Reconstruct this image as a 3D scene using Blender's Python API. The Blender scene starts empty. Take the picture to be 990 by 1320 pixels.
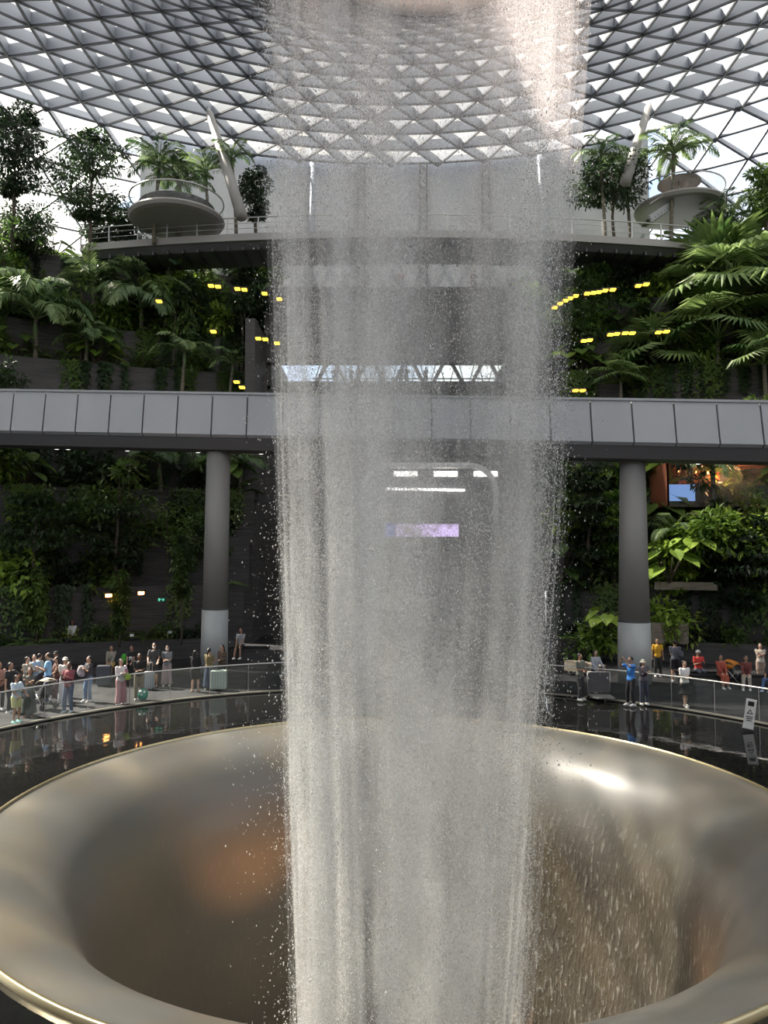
import bpy, math, random
import numpy as np
from mathutils import Vector, Matrix
S = bpy.context.scene
C = bpy.context.collection
R = math.radians
PI = math.pi
rnd = random.Random(7)
rng = np.random.default_rng(7)

# ------------------------------------------------------------ camera
EYE = Vector((0.0, 0.0, 5.5)); FPX = 970.0; PITCH = math.atan(52 / FPX)
cam_d = bpy.data.cameras.new('camera'); cam = bpy.data.objects.new('camera', cam_d); C.objects.link(cam)
cam_d.sensor_fit = 'VERTICAL'; cam_d.sensor_height = 36; cam_d.lens = FPX / 1320 * 36
cam_d.clip_end = 600; cam.location = EYE; cam.rotation_euler = (PI / 2 + PITCH, 0, 0)
S.camera = cam
FW = Vector((0, math.cos(PITCH), math.sin(PITCH))); UPV = Vector((0, -math.sin(PITCH), math.cos(PITCH)))
def ray(px, py):
    return FW + Vector((1, 0, 0)) * ((px - 495) / FPX) + UPV * ((660 - py) / FPX)
def at(px, py, Y):            # world point measured in the photograph at a known distance Y
    d = ray(px, py); return EYE + d * (Y / d.y)
def ground(px, py, z=0.0):
    d = ray(px, py); return EYE + d * ((z - EYE.z) / d.z)

# ------------------------------------------------------------ world, sun, exposure
SUN_DIR = Vector((-.585, .277, .749)).normalized()
W = bpy.data.worlds.new('sky'); S.world = W; W.use_nodes = True
nt = W.node_tree; nt.nodes.clear()
def N(nt, t, **k):
    n = nt.nodes.new(t)
    for a, v in k.items():
        if a == 'inp':
            for i, x in v.items(): n.inputs[i].default_value = x
        else: setattr(n, a, v)
    return n
def L(nt, a, b): nt.links.new(a, b)
tc = N(nt, 'ShaderNodeTexCoord'); sp = N(nt, 'ShaderNodeSeparateXYZ'); L(nt, tc.outputs['Generated'], sp.inputs[0])
gr = N(nt, 'ShaderNodeValToRGB'); L(nt, sp.outputs['Z'], gr.inputs[0])
e = gr.color_ramp.elements; e[0].position = .0; e[0].color = (.50, .55, .62, 1); e[1].position = .75; e[1].color = (.22, .38, .72, 1)
cn = N(nt, 'ShaderNodeTexNoise', inp={'Scale': 3.2, 'Detail': 6.0, 'Roughness': .6}); L(nt, tc.outputs['Generated'], cn.inputs['Vector'])
cr = N(nt, 'ShaderNodeValToRGB'); L(nt, cn.outputs[0], cr.inputs[0])
cr.color_ramp.elements[0].position = .40; cr.color_ramp.elements[1].position = .56
mx = N(nt, 'ShaderNodeMixRGB'); mx.inputs[2].default_value = (.76, .76, .74, 1)
L(nt, cr.outputs[0], mx.inputs[0]); L(nt, gr.outputs[0], mx.inputs[1])
bg = N(nt, 'ShaderNodeBackground'); bg.inputs[1].default_value = 1.25
L(nt, mx.outputs[0], bg.inputs[0]); wo = N(nt, 'ShaderNodeOutputWorld'); L(nt, bg.outputs[0], wo.inputs[0])
sun_d = bpy.data.lights.new('sun', 'SUN'); sun_d.energy = 19; sun_d.angle = R(2.4); sun_d.color = (1, .95, .87)
sun = bpy.data.objects.new('sun', sun_d); C.objects.link(sun)
sun.rotation_euler = SUN_DIR.to_track_quat('Z', 'Y').to_euler(); sun.location = (-40, 30, 70)
S.view_settings.view_transform = 'Standard'; S.view_settings.look = 'None'
S.view_settings.exposure = 1.15; S.view_settings.gamma = 1; S.view_settings.use_curve_mapping = False
S.cycles.use_denoising = True
S.cycles.use_adaptive_sampling = True; S.cycles.adaptive_threshold = .05
S.cycles.max_bounces = 5; S.cycles.diffuse_bounces = 3; S.cycles.glossy_bounces = 3; S.cycles.transmission_bounces = 3
S.cycles.transparent_max_bounces = 18; S.cycles.sample_clamp_indirect = 4.0
S.cycles.caustics_reflective = False; S.cycles.caustics_refractive = False

# ------------------------------------------------------------ materials
def principled(name, col, rough=.6, metal=0.0, **k):
    m = bpy.data.materials.new(name); m.use_nodes = True
    b = m.node_tree.nodes['Principled BSDF']
    b.inputs['Base Color'].default_value = (*col, 1); b.inputs['Roughness'].default_value = rough; b.inputs['Metallic'].default_value = metal
    for a, v in k.items(): b.inputs[a].default_value = v
    return m
def noisy(name, c1, c2, scale=4.0, rough=.6, metal=0.0, bump=0.0, stretch=(1, 1, 1), coord='Object', detail=4, lo=.35, hi=.65, **k):
    m = principled(name, c1, rough, metal, **k); t = m.node_tree; b = t.nodes['Principled BSDF']
    tc = N(t, 'ShaderNodeTexCoord'); mp = N(t, 'ShaderNodeMapping'); mp.inputs['Scale'].default_value = stretch
    L(t, tc.outputs[coord], mp.inputs[0])
    n = N(t, 'ShaderNodeTexNoise', inp={'Scale': scale, 'Detail': float(detail)}); L(t, mp.outputs[0], n.inputs['Vector'])
    r = N(t, 'ShaderNodeValToRGB'); L(t, n.outputs[0], r.inputs[0])
    r.color_ramp.elements[0].position = lo; r.color_ramp.elements[1].position = hi
    r.color_ramp.elements[0].color = (*c1, 1); r.color_ramp.elements[1].color = (*c2, 1)
    L(t, r.outputs[0], b.inputs['Base Color'])
    if bump:
        bp = N(t, 'ShaderNodeBump', inp={'Strength': bump, 'Distance': .05}); L(t, n.outputs[0], bp.inputs['Height']); L(t, bp.outputs[0], b.inputs['Normal'])
    return m
def emit(name, col, s):
    m = bpy.data.materials.new(name); m.use_nodes = True; t = m.node_tree; t.nodes.clear()
    e = N(t, 'ShaderNodeEmission'); e.inputs[0].default_value = (*col, 1); e.inputs[1].default_value = s
    o = N(t, 'ShaderNodeOutputMaterial'); L(t, e.outputs[0], o.inputs[0]); return m
def thin(name, col, diff, gloss=.08, trans=.5, tint=(1, 1, 1)):   # thin sheet: clear + diffuse/translucent + gloss
    m = bpy.data.materials.new(name); m.use_nodes = True; t = m.node_tree; t.nodes.clear()
    tr = N(t, 'ShaderNodeBsdfTransparent'); tr.inputs[0].default_value = (*tint, 1)
    df = N(t, 'ShaderNodeBsdfDiffuse'); df.inputs[0].default_value = (*col, 1)
    tl = N(t, 'ShaderNodeBsdfTranslucent'); tl.inputs[0].default_value = (*col, 1)
    gl = N(t, 'ShaderNodeBsdfGlossy'); gl.inputs['Roughness'].default_value = .05
    a = N(t, 'ShaderNodeMixShader'); a.inputs[0].default_value = trans; L(t, df.outputs[0], a.inputs[1]); L(t, tl.outputs[0], a.inputs[2])
    b = N(t, 'ShaderNodeMixShader'); b.inputs[0].default_value = diff; L(t, tr.outputs[0], b.inputs[1]); L(t, a.outputs[0], b.inputs[2])
    c = N(t, 'ShaderNodeMixShader'); c.inputs[0].default_value = gloss; L(t, b.outputs[0], c.inputs[1]); L(t, gl.outputs[0], c.inputs[2])
    o = N(t, 'ShaderNodeOutputMaterial'); L(t, c.outputs[0], o.inputs[0]); return m
def leafmat(name, c1, c2, scale=1.5, trans=.35):
    m = bpy.data.materials.new(name); m.use_nodes = True; t = m.node_tree; t.nodes.clear()
    tc = N(t, 'ShaderNodeTexCoord'); oi = N(t, 'ShaderNodeObjectInfo')
    n = N(t, 'ShaderNodeTexNoise', inp={'Scale': scale, 'Detail': 3.0}); L(t, tc.outputs['Object'], n.inputs['Vector'])
    ad = N(t, 'ShaderNodeMath', operation='MULTIPLY_ADD'); L(t, oi.outputs['Random'], ad.inputs[0]); ad.inputs[1].default_value = .35; L(t, n.outputs[0], ad.inputs[2])
    r = N(t, 'ShaderNodeValToRGB'); L(t, ad.outputs[0], r.inputs[0]); r.color_ramp.elements[0].position = .4; r.color_ramp.elements[1].position = .95
    r.color_ramp.elements[0].color = (*c1, 1); r.color_ramp.elements[1].color = (*c2, 1)
    p = N(t, 'ShaderNodeBsdfPrincipled'); p.inputs['Roughness'].default_value = .42; L(t, r.outputs[0], p.inputs['Base Color'])
    tl = N(t, 'ShaderNodeBsdfTranslucent'); L(t, r.outputs[0], tl.inputs[0])
    a = N(t, 'ShaderNodeMixShader'); a.inputs[0].default_value = trans; L(t, p.outputs[0], a.inputs[1]); L(t, tl.outputs[0], a.inputs[2])
    o = N(t, 'ShaderNodeOutputMaterial'); L(t, a.outputs[0], o.inputs[0]); return m

M = {}
M['fin'] = principled('roof_steel_paint', (.33, .355, .40), .4)
M['fin_edge'] = principled('roof_fin_shade', (.055, .06, .07), .5)  # dark tone stands in for shade on the beam undersides
M['pane'] = thin('roof_glass', (.44, .41, .35), .20, .04, .75, (.66, .64, .60))
M['glass'] = thin('clear_glass', (.8, .9, .9), .02, .025, .5, (.93, .96, .95))
M['screen_wall'] = noisy('fabric_wall', (.50, .51, .53), (.62, .62, .62), .35, .8, stretch=(1, 1, .5))
M['steel'] = principled('brushed_steel', (.45, .45, .44), .35, .7)
M['darksteel'] = principled('dark_steel', (.06, .06, .065), .5, .3)
M['stone'] = noisy('dark_slate_wall', (.045, .043, .044), (.080, .075, .072), 1.2, .75, bump=.5, stretch=(.6, .6, 7))
M['sandstone'] = noisy('stone_ledge', (.20, .165, .13), (.34, .29, .23), 1.6, .8, bump=.4, stretch=(.7, .7, 6))
M['soil'] = noisy('soil', (.03, .022, .016), (.06, .045, .03), 6, .95)
M['deck'] = noisy('dark_granite_paving', (.016, .016, .018), (.032, .032, .034), 1.4, .85, bump=.05, **{'Specular IOR Level': .2})
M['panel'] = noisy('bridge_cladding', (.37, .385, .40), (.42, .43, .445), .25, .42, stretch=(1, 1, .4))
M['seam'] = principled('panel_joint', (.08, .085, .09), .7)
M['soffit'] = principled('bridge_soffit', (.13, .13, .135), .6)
M['column'] = principled('column_render', (.29, .28, .265), .55)
M['column_base'] = principled('column_base_cladding', (.42, .44, .43), .4)
M['bark'] = noisy('bark', (.05, .04, .028), (.12, .095, .07), 5, .85, stretch=(1, 1, 3))
M['palmbark'] = noisy('palm_bark', (.07, .06, .045), (.20, .18, .13), 3, .8, stretch=(.5, .5, 6))
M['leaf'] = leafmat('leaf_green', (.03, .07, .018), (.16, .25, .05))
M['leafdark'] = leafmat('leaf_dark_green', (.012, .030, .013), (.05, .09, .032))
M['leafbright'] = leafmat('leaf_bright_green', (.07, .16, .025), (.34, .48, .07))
M['leafpalm'] = leafmat('palm_leaf_green', (.045, .10, .04), (.27, .36, .14))
M['leaffan'] = leafmat('fan_palm_green', (.05, .12, .03), (.30, .40, .13))
M['light'] = emit('warm_lamp_glow', (1, .55, .05), 1.6)
M['lamp_orange'] = emit('orange_lamp_glow', (1, .38, .10), 6.0)
M['white_light'] = emit('white_lamp_glow', (1, .97, .92), 1.6)
M['exit'] = emit('green_sign_glow', (.1, .5, .35), .8)
M['black'] = principled('black_plastic', (.015, .015, .016), .5)
M['white'] = principled('white_plastic', (.8, .8, .78), .5)

# ------------------------------------------------------------ mesh building
class MB:
    def __init__(s): s.v = []; s.f = []; s.m = []; s.n = 0
    def add(s, vs, fs, mi=0):
        s.v.extend([tuple(p) for p in vs]); s.f.extend([tuple(i + s.n for i in f) for f in fs]); s.m.extend([mi] * len(fs)); s.n += len(vs)
    def box(s, c, size, rz=0, mi=0):
        x, y, z = size[0] / 2, size[1] / 2, size[2] / 2; ca, sa = math.cos(rz), math.sin(rz)
        vs = [(c[0] + a * x * ca - b * y * sa, c[1] + a * x * sa + b * y * ca, c[2] + d * z) for a, b, d in
              ((-1, -1, -1), (1, -1, -1), (1, 1, -1), (-1, 1, -1), (-1, -1, 1), (1, -1, 1), (1, 1, 1), (-1, 1, 1))]
        s.add(vs, BOXF, mi)
    def beam(s, p, q, w, h, up=(0, 0, 1), mi=0):
        p = Vector(p); q = Vector(q); d = (q - p).normalized(); u = Vector(up); sd = d.cross(u)
        if sd.length < 1e-5: sd = d.cross(Vector((1, 0, 0)))
        sd.normalize(); u = sd.cross(d).normalized(); sd *= w / 2; u *= h / 2
        s.add([p - sd - u, p + sd - u, p + sd + u, p - sd + u, q - sd - u, q + sd - u, q + sd + u, q - sd + u],
              [(0, 1, 2, 3), (7, 6, 5, 4), (0, 4, 5, 1), (1, 5, 6, 2), (2, 6, 7, 3), (3, 7, 4, 0)], mi)
    def tube(s, pts, rad, n=8, mi=0, sy=None, caps=True):
        pts = [Vector(p) for p in pts]; k = len(pts); vs = []; fs = []
        if not hasattr(rad, '__len__'): rad = [rad] * k
        ref = None
        for i, p in enumerate(pts):
            d = (pts[min(i + 1, k - 1)] - pts[max(i - 1, 0)])
            d = d.normalized() if d.length > 1e-9 else Vector((0, 0, 1))
            if ref is None: ref = Vector((1, 0, 0)) if abs(d.x) < .9 else Vector((0, 1, 0))
            a = (ref - d * ref.dot(d)).normalized(); b = d.cross(a); ref = a
            r = rad[i]; ra, rb = (r, r) if not hasattr(r, '__len__') else r
            for j in range(n):
                t = 2 * PI * j / n; vs.append(p + a * (math.cos(t) * ra) + b * (math.sin(t) * rb))
        for i in range(k - 1):
            for j in range(n):
                j2 = (j + 1) % n; fs.append((i * n + j, i * n + j2, (i + 1) * n + j2, (i + 1) * n + j))
        if caps: fs.append(tuple(range(n - 1, -1, -1))); fs.append(tuple(range((k - 1) * n, k * n)))
        s.add(vs, fs, mi)
    def ball(s, c, r, n=12, k=8, mi=0, rot=None):
        r = (r, r, r) if not hasattr(r, '__len__') else r; vs = []; fs = []; c = Vector(c)
        for i in range(k + 1):
            t = PI * i / k
            for j in range(n):
                p = 2 * PI * j / n; q = Vector((r[0] * math.sin(t) * math.cos(p), r[1] * math.sin(t) * math.sin(p), r[2] * math.cos(t)))
                if rot is not None: q = rot @ q
                vs.append(c + q)
        for i in range(k):
            for j in range(n):
                j2 = (j + 1) % n; fs.append((i * n + j, (i + 1) * n + j, (i + 1) * n + j2, i * n + j2))
        s.add(vs, fs, mi)
    def lathe(s, prof, c=(0, 0, 0), n=48, a0=0, a1=2 * PI, mi=0):
        full = abs(a1 - a0 - 2 * PI) < 1e-6; m = n if full else n + 1; vs = []; fs = []; k = len(prof)
        for i in range(m):
            a = a0 + (a1 - a0) * i / n; ca, sa = math.sin(a), math.cos(a)
            for r, z in prof: vs.append((c[0] + r * ca, c[1] + r * sa, c[2] + z))
        for i in range(n):
            i2 = (i + 1) % m
            for j in range(k - 1): fs.append((i * k + j, i * k + j + 1, i2 * k + j + 1, i2 * k + j))
        s.add(vs, fs, mi)
    def sheet(s, rows, mi=0):      # grid of points
        h = len(rows); w = len(rows[0]); s.add([p for r in rows for p in r], [(i * w + j, i * w + j + 1, (i + 1) * w + j + 1, (i + 1) * w + j) for i in range(h - 1) for j in range(w - 1)], mi)
    def mesh(s, name, mats, smooth=False):
        me = bpy.data.meshes.new(name); me.from_pydata(s.v, [], s.f)
        for m in (mats if isinstance(mats, (list, tuple)) else [mats]): me.materials.append(m)
        me.polygons.foreach_set('material_index', s.m)
        if smooth: me.polygons.foreach_set('use_smooth', [True] * len(s.f))
        me.update(); return me
    def build(s, name, mats, parent=None, smooth=False, loc=None):
        return link(name, s.mesh(name, mats, smooth), parent, loc)
BOXF = [(3, 2, 1, 0), (4, 5, 6, 7), (0, 1, 5, 4), (1, 2, 6, 5), (2, 3, 7, 6), (3, 0, 4, 7)]
def link(name, me, parent=None, loc=None):
    o = bpy.data.objects.new(name, me); C.objects.link(o)
    if parent: o.parent = parent
    if loc is not None: o.location = loc
    return o
def tag(o, label=None, cat=None, group=None, kind=None):
    for k, v in (('label', label), ('category', cat), ('group', group), ('kind', kind)):
        if v: o[k] = v
    return o
def empty(name, loc=(0, 0, 0), rz=0): 
    o = bpy.data.objects.new(name, None); C.objects.link(o); o.location = loc; o.rotation_euler = (0, 0, rz); o.empty_display_size = .2; return o
KIDS = {}
def copy_tree(o, parent=None):
    c = o.copy(); C.objects.link(c); c.parent = parent
    if parent is not None: KIDS.setdefault(parent.name, []).append(c)
    for ch in KIDS.get(o.name, []): copy_tree(ch, c)
    return c
def kid(o):      # remember children for copying
    KIDS.setdefault(o.parent.name, []).append(o); return o
def struct(o): o['kind'] = 'structure'; return o

AX, AY = 0.6, 16.8      # axis of the vortex
BX = 0.35               # bowl centre
# ------------------------------------------------------------ deck, pool, bowl
R_RIM, R_DECK = 8.52, 14.2
b = MB(); b.lathe([(R_DECK, -.5), (R_DECK, 0), (R_DECK + .12, .015), (R_DECK + .5, 0), (75, 0)], (BX, AY, 0), 160)
struct(b.build('floor', M['deck']))
mw = principled('pool_water', (.012, .012, .012), .04, 0, **{'IOR': 1.33}); t = mw.node_tree
tcn = N(t, 'ShaderNodeTexCoord'); nn = N(t, 'ShaderNodeTexNoise', inp={'Scale': 1.3, 'Detail': 3.0}); L(t, tcn.outputs['Object'], nn.inputs['Vector'])
bp = N(t, 'ShaderNodeBump', inp={'Strength': .12, 'Distance': .06}); L(t, nn.outputs[0], bp.inputs['Height']); L(t, bp.outputs[0], t.nodes['Principled BSDF'].inputs['Normal'])
b = MB(); b.lathe([(R_RIM + .02, -.06), (R_DECK + .02, -.06)], (BX, AY, 0), 160)
tag(b.build('pool_water', mw, smooth=True), 'black still water lying in the ring between deck edge and funnel rim', 'water', kind='stuff')

def bowl_mat():
    m = bpy.data.materials.new('bowl_wet_acrylic'); m.use_nodes = True; t = m.node_tree; p = t.nodes['Principled BSDF']
    tc = N(t, 'ShaderNodeTexCoord'); sp = N(t, 'ShaderNodeSeparateXYZ'); L(t, tc.outputs['Object'], sp.inputs[0])
    # upper lip is grey stone, the throat amber tinted acrylic
    mr = N(t, 'ShaderNodeMapRange', inp={'From Min': -1.0, 'From Max': -3.0}); L(t, sp.outputs['Z'], mr.inputs['Value'])
    rp = N(t, 'ShaderNodeValToRGB'); L(t, mr.outputs[0], rp.inputs[0])
    rp.color_ramp.elements[0].color = (.150, .146, .130, 1); rp.color_ramp.elements[1].color = (.150, .130, .100, 1)
    # large soft amber patches
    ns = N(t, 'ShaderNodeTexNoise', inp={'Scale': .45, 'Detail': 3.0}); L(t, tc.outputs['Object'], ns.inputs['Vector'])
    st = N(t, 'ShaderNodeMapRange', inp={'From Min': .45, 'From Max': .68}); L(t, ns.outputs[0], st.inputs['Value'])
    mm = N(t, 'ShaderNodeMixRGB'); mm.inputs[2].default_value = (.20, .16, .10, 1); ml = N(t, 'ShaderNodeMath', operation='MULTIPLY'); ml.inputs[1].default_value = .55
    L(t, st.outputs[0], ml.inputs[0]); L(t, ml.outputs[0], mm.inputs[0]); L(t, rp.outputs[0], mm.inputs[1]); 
    # running water: cylindrical coordinates so that streaks run down the wall
    at2 = N(t, 'ShaderNodeMath', operation='ARCTAN2'); L(t, sp.outputs['X'], at2.inputs[0]); L(t, sp.outputs['Y'], at2.inputs[1])
    cx = N(t, 'ShaderNodeCombineXYZ'); L(t, at2.outputs[0], cx.inputs[0]); L(t, sp.outputs['Z'], cx.inputs[1])
    mp = N(t, 'ShaderNodeMapping'); mp.inputs['Scale'].default_value = (60, 2.6, 1); L(t, cx.outputs[0], mp.inputs[0])
    n1 = N(t, 'ShaderNodeTexNoise', inp={'Scale': 1.0, 'Detail': 5.0, 'Roughness': .65, 'Distortion': .35}); L(t, mp.outputs[0], n1.inputs['Vector'])
    foam = N(t, 'ShaderNodeValToRGB'); L(t, n1.outputs[0], foam.inputs[0]); foam.color_ramp.elements[0].position = .56; foam.color_ramp.elements[1].position = .66
    # foam only on the throat, strongest on the far right where the sheet breaks up
    side = N(t, 'ShaderNodeMapRange', inp={'From Min': -1.0, 'From Max': 4.0, 'To Min': .06, 'To Max': .85}); L(t, sp.outputs['X'], side.inputs['Value'])
    f2 = N(t, 'ShaderNodeMath', operation='MULTIPLY'); L(t, foam.outputs[0], f2.inputs[0]); L(t, mr.outputs[0], f2.inputs[1])
    f3 = N(t, 'ShaderNodeMath', operation='MULTIPLY'); L(t, f2.outputs[0], f3.inputs[0]); L(t, side.outputs[0], f3.inputs[1])
    m2 = N(t, 'ShaderNodeMixRGB'); m2.inputs[2].default_value = (.55, .53, .47, 1); L(t, f3.outputs[0], m2.inputs[0]); L(t, mm.outputs[0], m2.inputs[1])
    L(t, m2.outputs[0], p.inputs['Base Color'])
    p.inputs['Roughness'].default_value = .42; p.inputs['Coat Weight'].default_value = .5; p.inputs['Coat Roughness'].default_value = .30
    bs = N(t, 'ShaderNodeMath', operation='MULTIPLY'); L(t, side.outputs[0], bs.inputs[0]); L(t, mr.outputs[0], bs.inputs[1])
    bp = N(t, 'ShaderNodeBump', inp={'Distance': .12}); L(t, bs.outputs[0], bp.inputs['Strength']); L(t, n1.outputs[0], bp.inputs['Height']); L(t, bp.outputs[0], p.inputs['Normal'])
    return m
prof = [(R_RIM, 0)]
RT, ZD = 6.15, 3.0
for i in range(0, 25):
    a = PI / 2 * i / 24
    prof.append((RT + (R_RIM - .05 - RT) * (1 - math.sin(a)) ** 1.0, -ZD * (1 - math.cos(a)) - .02))
prof += [(RT - .05, -3.6), (RT - .15, -4.6), (RT - .3, -6), (RT - .6, -9), (RT - .9, -13)]
bowl = empty('funnel_bowl', (BX, AY, 0)); tag(bowl, 'huge round funnel bowl with wet brown throat that swallows the waterfall', 'fountain basin')
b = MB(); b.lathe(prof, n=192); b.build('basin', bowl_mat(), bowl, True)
b = MB(); b.lathe([(R_RIM + .07, -.1), (R_RIM + .07, .035), (R_RIM + .03, .045), (R_RIM, .035), (R_RIM - .01, -.03)], n=192)
b.build('rim', principled('rim_brass_steel', (.55, .47, .28), .3, .8), bowl, True)
b = MB(); b.lathe([(0.01, -12.8), (RT - .85, -12.8)], n=64); b.build('drain_floor', principled('drain_dark', (.03, .028, .025), .4), bowl)
# warm spot lights added inside the throat to throw orange patches on its wall
for lab, ang, z, e_, rad in (('a', -42, -1.9, 100, .6), ('b', 112, -1.6, 110, .7)):
    ld = bpy.data.lights.new('added_throat_lamp', 'SPOT'); ld.energy = e_ * 2.2; ld.color = (1, .48, .20); ld.spot_size = R(75); ld.spot_blend = 1; ld.shadow_soft_size = .3
    lo = bpy.data.objects.new('added_throat_lamp', ld); C.objects.link(lo)
    a = R(ang); tgt = Vector((BX + 6.1 * math.sin(a), AY + 6.1 * math.cos(a), z))
    lo.location = (BX + 2.6 * math.sin(a), AY + 2.6 * math.cos(a), -4.6)
    lo.rotation_euler = (lo.location - tgt).to_track_quat('Z', 'Y').to_euler()

# glass balustrade around the pool
bal = empty('balustrade', (BX, AY, 0)); tag(bal, 'low curved glass balustrade with thin steel rail along the pool edge', 'railing')
A0, A1 = R(-72), R(74); RB = R_DECK + .22
b = MB(); b.lathe([(RB - .02, 1.06), (RB + .02, 1.06), (RB + .025, 1.10), (RB - .025, 1.10), (RB - .02, 1.06)], n=120, a0=A0, a1=A1); b.build('handrail', M['steel'], bal, True)
npan = 24
for i in range(npan):
    a = A0 + (A1 - A0) * i / npan; a2 = A0 + (A1 - A0) * (i + 1) / npan - .004
    b = MB(); b.lathe([(RB, .03), (RB, 1.05)], n=5, a0=a, a1=a2); b.build('glass_panel', M['glass'], bal)
    b = MB(); b.box((RB * math.sin(a), RB * math.cos(a), .53), (.02, .02, 1.04), -a); b.build('post', M['steel'], bal)
b = MB(); b.lathe([(R_DECK - .03, -.02), (R_DECK - .03, .03), (R_DECK + .06, .03), (R_DECK + .06, -.02)], (BX, AY, 0), 120, A0, A1)
struct(b.build('edge_glint_strip', principled('edge_glint', (.42, .40, .33), .3, .5)))  # pale colour stands in for a sunlit glass reflection along the deck edge

# ------------------------------------------------------------ roof
def curve_z(r, P):
    for (r0, z0), (r1, z1) in zip(P, P[1:]):
        if r <= r1: return z0 + (z1 - z0) * (r - r0) / (r1 - r0)
    return P[-1][1]
ROOF = [(4, 21.4), (8, 24.0), (13, 28.2), (19, 32.2), (25, 34.8), (31, 36.3), (37, 37.3), (43.3, 37.9)]
def smoothroof(r):
    return sum(curve_z(max(4, min(43.3, r + d)), ROOF) for d in (-2, -1, 0, 1, 2)) / 5
NS = 72
rings = [43.3]
while rings[-1] > 4.6: rings.append(rings[-1] / 1.074)
rings = [(r, smoothroof(r)) for r in rings][::-1]
outer = [(45.4, 36.9), (47.2, 35.5), (48.9, 33.7), (50.3, 31.7), (51.4, 29.5), (52.3, 27.2), (53.0, 24.8), (53.5, 22.3), (53.8, 19.7), (54, 17)]
n_in = len(rings); allr = rings + outer
def rp(i, j):
    a = 2 * PI * (j + (.5 if i % 2 else 0)) / NS
    r, z = allr[i]; return Vector((AX + r * math.sin(a), AY + r * math.cos(a), z))
def wall_span(a): a = (a + PI) % (2 * PI) - PI; return R(-26.0) < a < R(26.5)
fins = MB(); pan = MB()
def fin(p, q, nrm, size):
    dpt = .26 * size; w = .030 * size + .02
    d = (q - p).normalized(); sd = d.cross(nrm).normalized() * (w / 2)
    dn = -nrm * dpt
    fins.add([p - sd, p + sd, q + sd, q - sd, p - sd + dn, p + sd + dn, q + sd + dn, q - sd + dn], [(0, 1, 2, 3), (0, 4, 5, 1), (2, 6, 7, 3), (1, 5, 6, 2), (3, 7, 4, 0)], 0)
    # lower flange, its shaded underside put in as dark colour
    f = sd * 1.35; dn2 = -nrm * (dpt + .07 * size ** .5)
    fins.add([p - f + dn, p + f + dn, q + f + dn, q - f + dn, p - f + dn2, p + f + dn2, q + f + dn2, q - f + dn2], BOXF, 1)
for i in range(len(allr)):
    ra, za = allr[i]; k = min(i, len(allr) - 2)
    dr = allr[k + 1][0] - allr[k][0]; dz = allr[k + 1][1] - allr[k][1]
    size = min(2 * PI * ra / NS, 2.7) * (1 if i < n_in else .8)
    for j in range(NS):
        a = 2 * PI * (j + (.5 if i % 2 else 0)) / NS; an = (a + PI) % (2 * PI) - PI
        if abs(an) > R(150) and i < n_in - 26: pass
        if i >= n_in and (wall_span(an) or abs(an) > R(100)): continue
        nl = Vector((-dz * math.sin(a), -dz * math.cos(a), dr)).normalized()
        p = rp(i, j); q = rp(i, j + 1)
        fin(p, q, nl, size)
        if i + 1 < len(allr):
            if i + 1 >= n_in and (wall_span(an) or abs(an) > R(100)): continue
            jo = j if i % 2 == 0 else j + 1
            # apexes on the next ring above/below this segment
            u1 = rp(i + 1, jo - 1) if i % 2 == 0 else rp(i + 1, jo - 1)
            u2 = rp(i + 1, jo)
            fin(p, u1, nl, size); fin(p, u2, nl, size)
            pan.add([p, q, u2], [(0, 1, 2)]); pan.add([p, u2, u1], [(0, 1, 2)])
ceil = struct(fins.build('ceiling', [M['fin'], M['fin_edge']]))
ceil['label'] = 'domed lattice roof of triangular steel cells'
g = pan.build('glazing', M['pane'], ceil)
b = MB(); b.lathe([(.01, 22.0), (3.0, 21.9), (5.0, 21.75)], (AX, AY, 0), 48); b.build('oculus_sun_filter', thin('oculus_filter_tint', (.5, .42, .40), .3, .04, .75, (.42, .36, .35)), ceil)  # tinted disc added over the open oculus to weaken the sun
# oculus ring
oc = empty('oculus_ring', (AX + .5, AY, 20.9)); tag(oc, 'pale round ring at the roof opening where the waterfall starts', 'roof ring')
b = MB(); b.lathe([(4.25, .5), (4.0, .0), (3.7, -.2), (3.5, .1), (3.5, .5)], n=96); b.build('ring_beam', principled('ring_paint', (.75, .66, .60), .5), oc, True)
b = MB(); b.lathe([(3.72, -.24), (3.64, -.24), (3.64, -.3), (3.72, -.3), (3.72, -.24)], n=96); b.build('drip_edge', M['darksteel'], oc)

# back screen wall under the roof, with mullioned glass strip at its foot
RW = 44.0
a0, a1 = R(-26), R(26.5)
b = MB()
b.lathe([(RW, 25.0), (RW, 38.0), (RW + .3, 38.0), (RW + .3, 25.0), (RW, 25.0)], (AX, AY, 0), 60, a0, a1)
struct(b.build('wall_back', M['screen_wall'], smooth=False))
b = MB()
for k in range(44):   # diagonal lattice shadows on the fabric, put in as darker raised strips
    a = a0 + (a1 - a0) * k / 43
    for s_ in (-1, 1):
        p = Vector((AX + (RW - .02) * math.sin(a), AY + (RW - .02) * math.cos(a), 25)); a2 = a + s_ * R(3.2)
        if a2 < a0 or a2 > a1: continue
        q = Vector((AX + (RW - .02) * math.sin(a2), AY + (RW - .02) * math.cos(a2), 29.8))
        if k % 2 == 0: b.beam(p, q, .35, .03, (0, 1, 0))
struct(b.build('lattice_shadow_strips', principled('lattice_shadow_tone', (.36, .37, .39), .7)))
def wallpt(px, z, r=RW - .3):
    a = math.atan2((px - 495) / FPX * (AY + r) - AX, r); return Vector((AX + r * math.sin(a), AY + r * math.cos(a), z))
def label_things(prefix): pass
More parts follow.
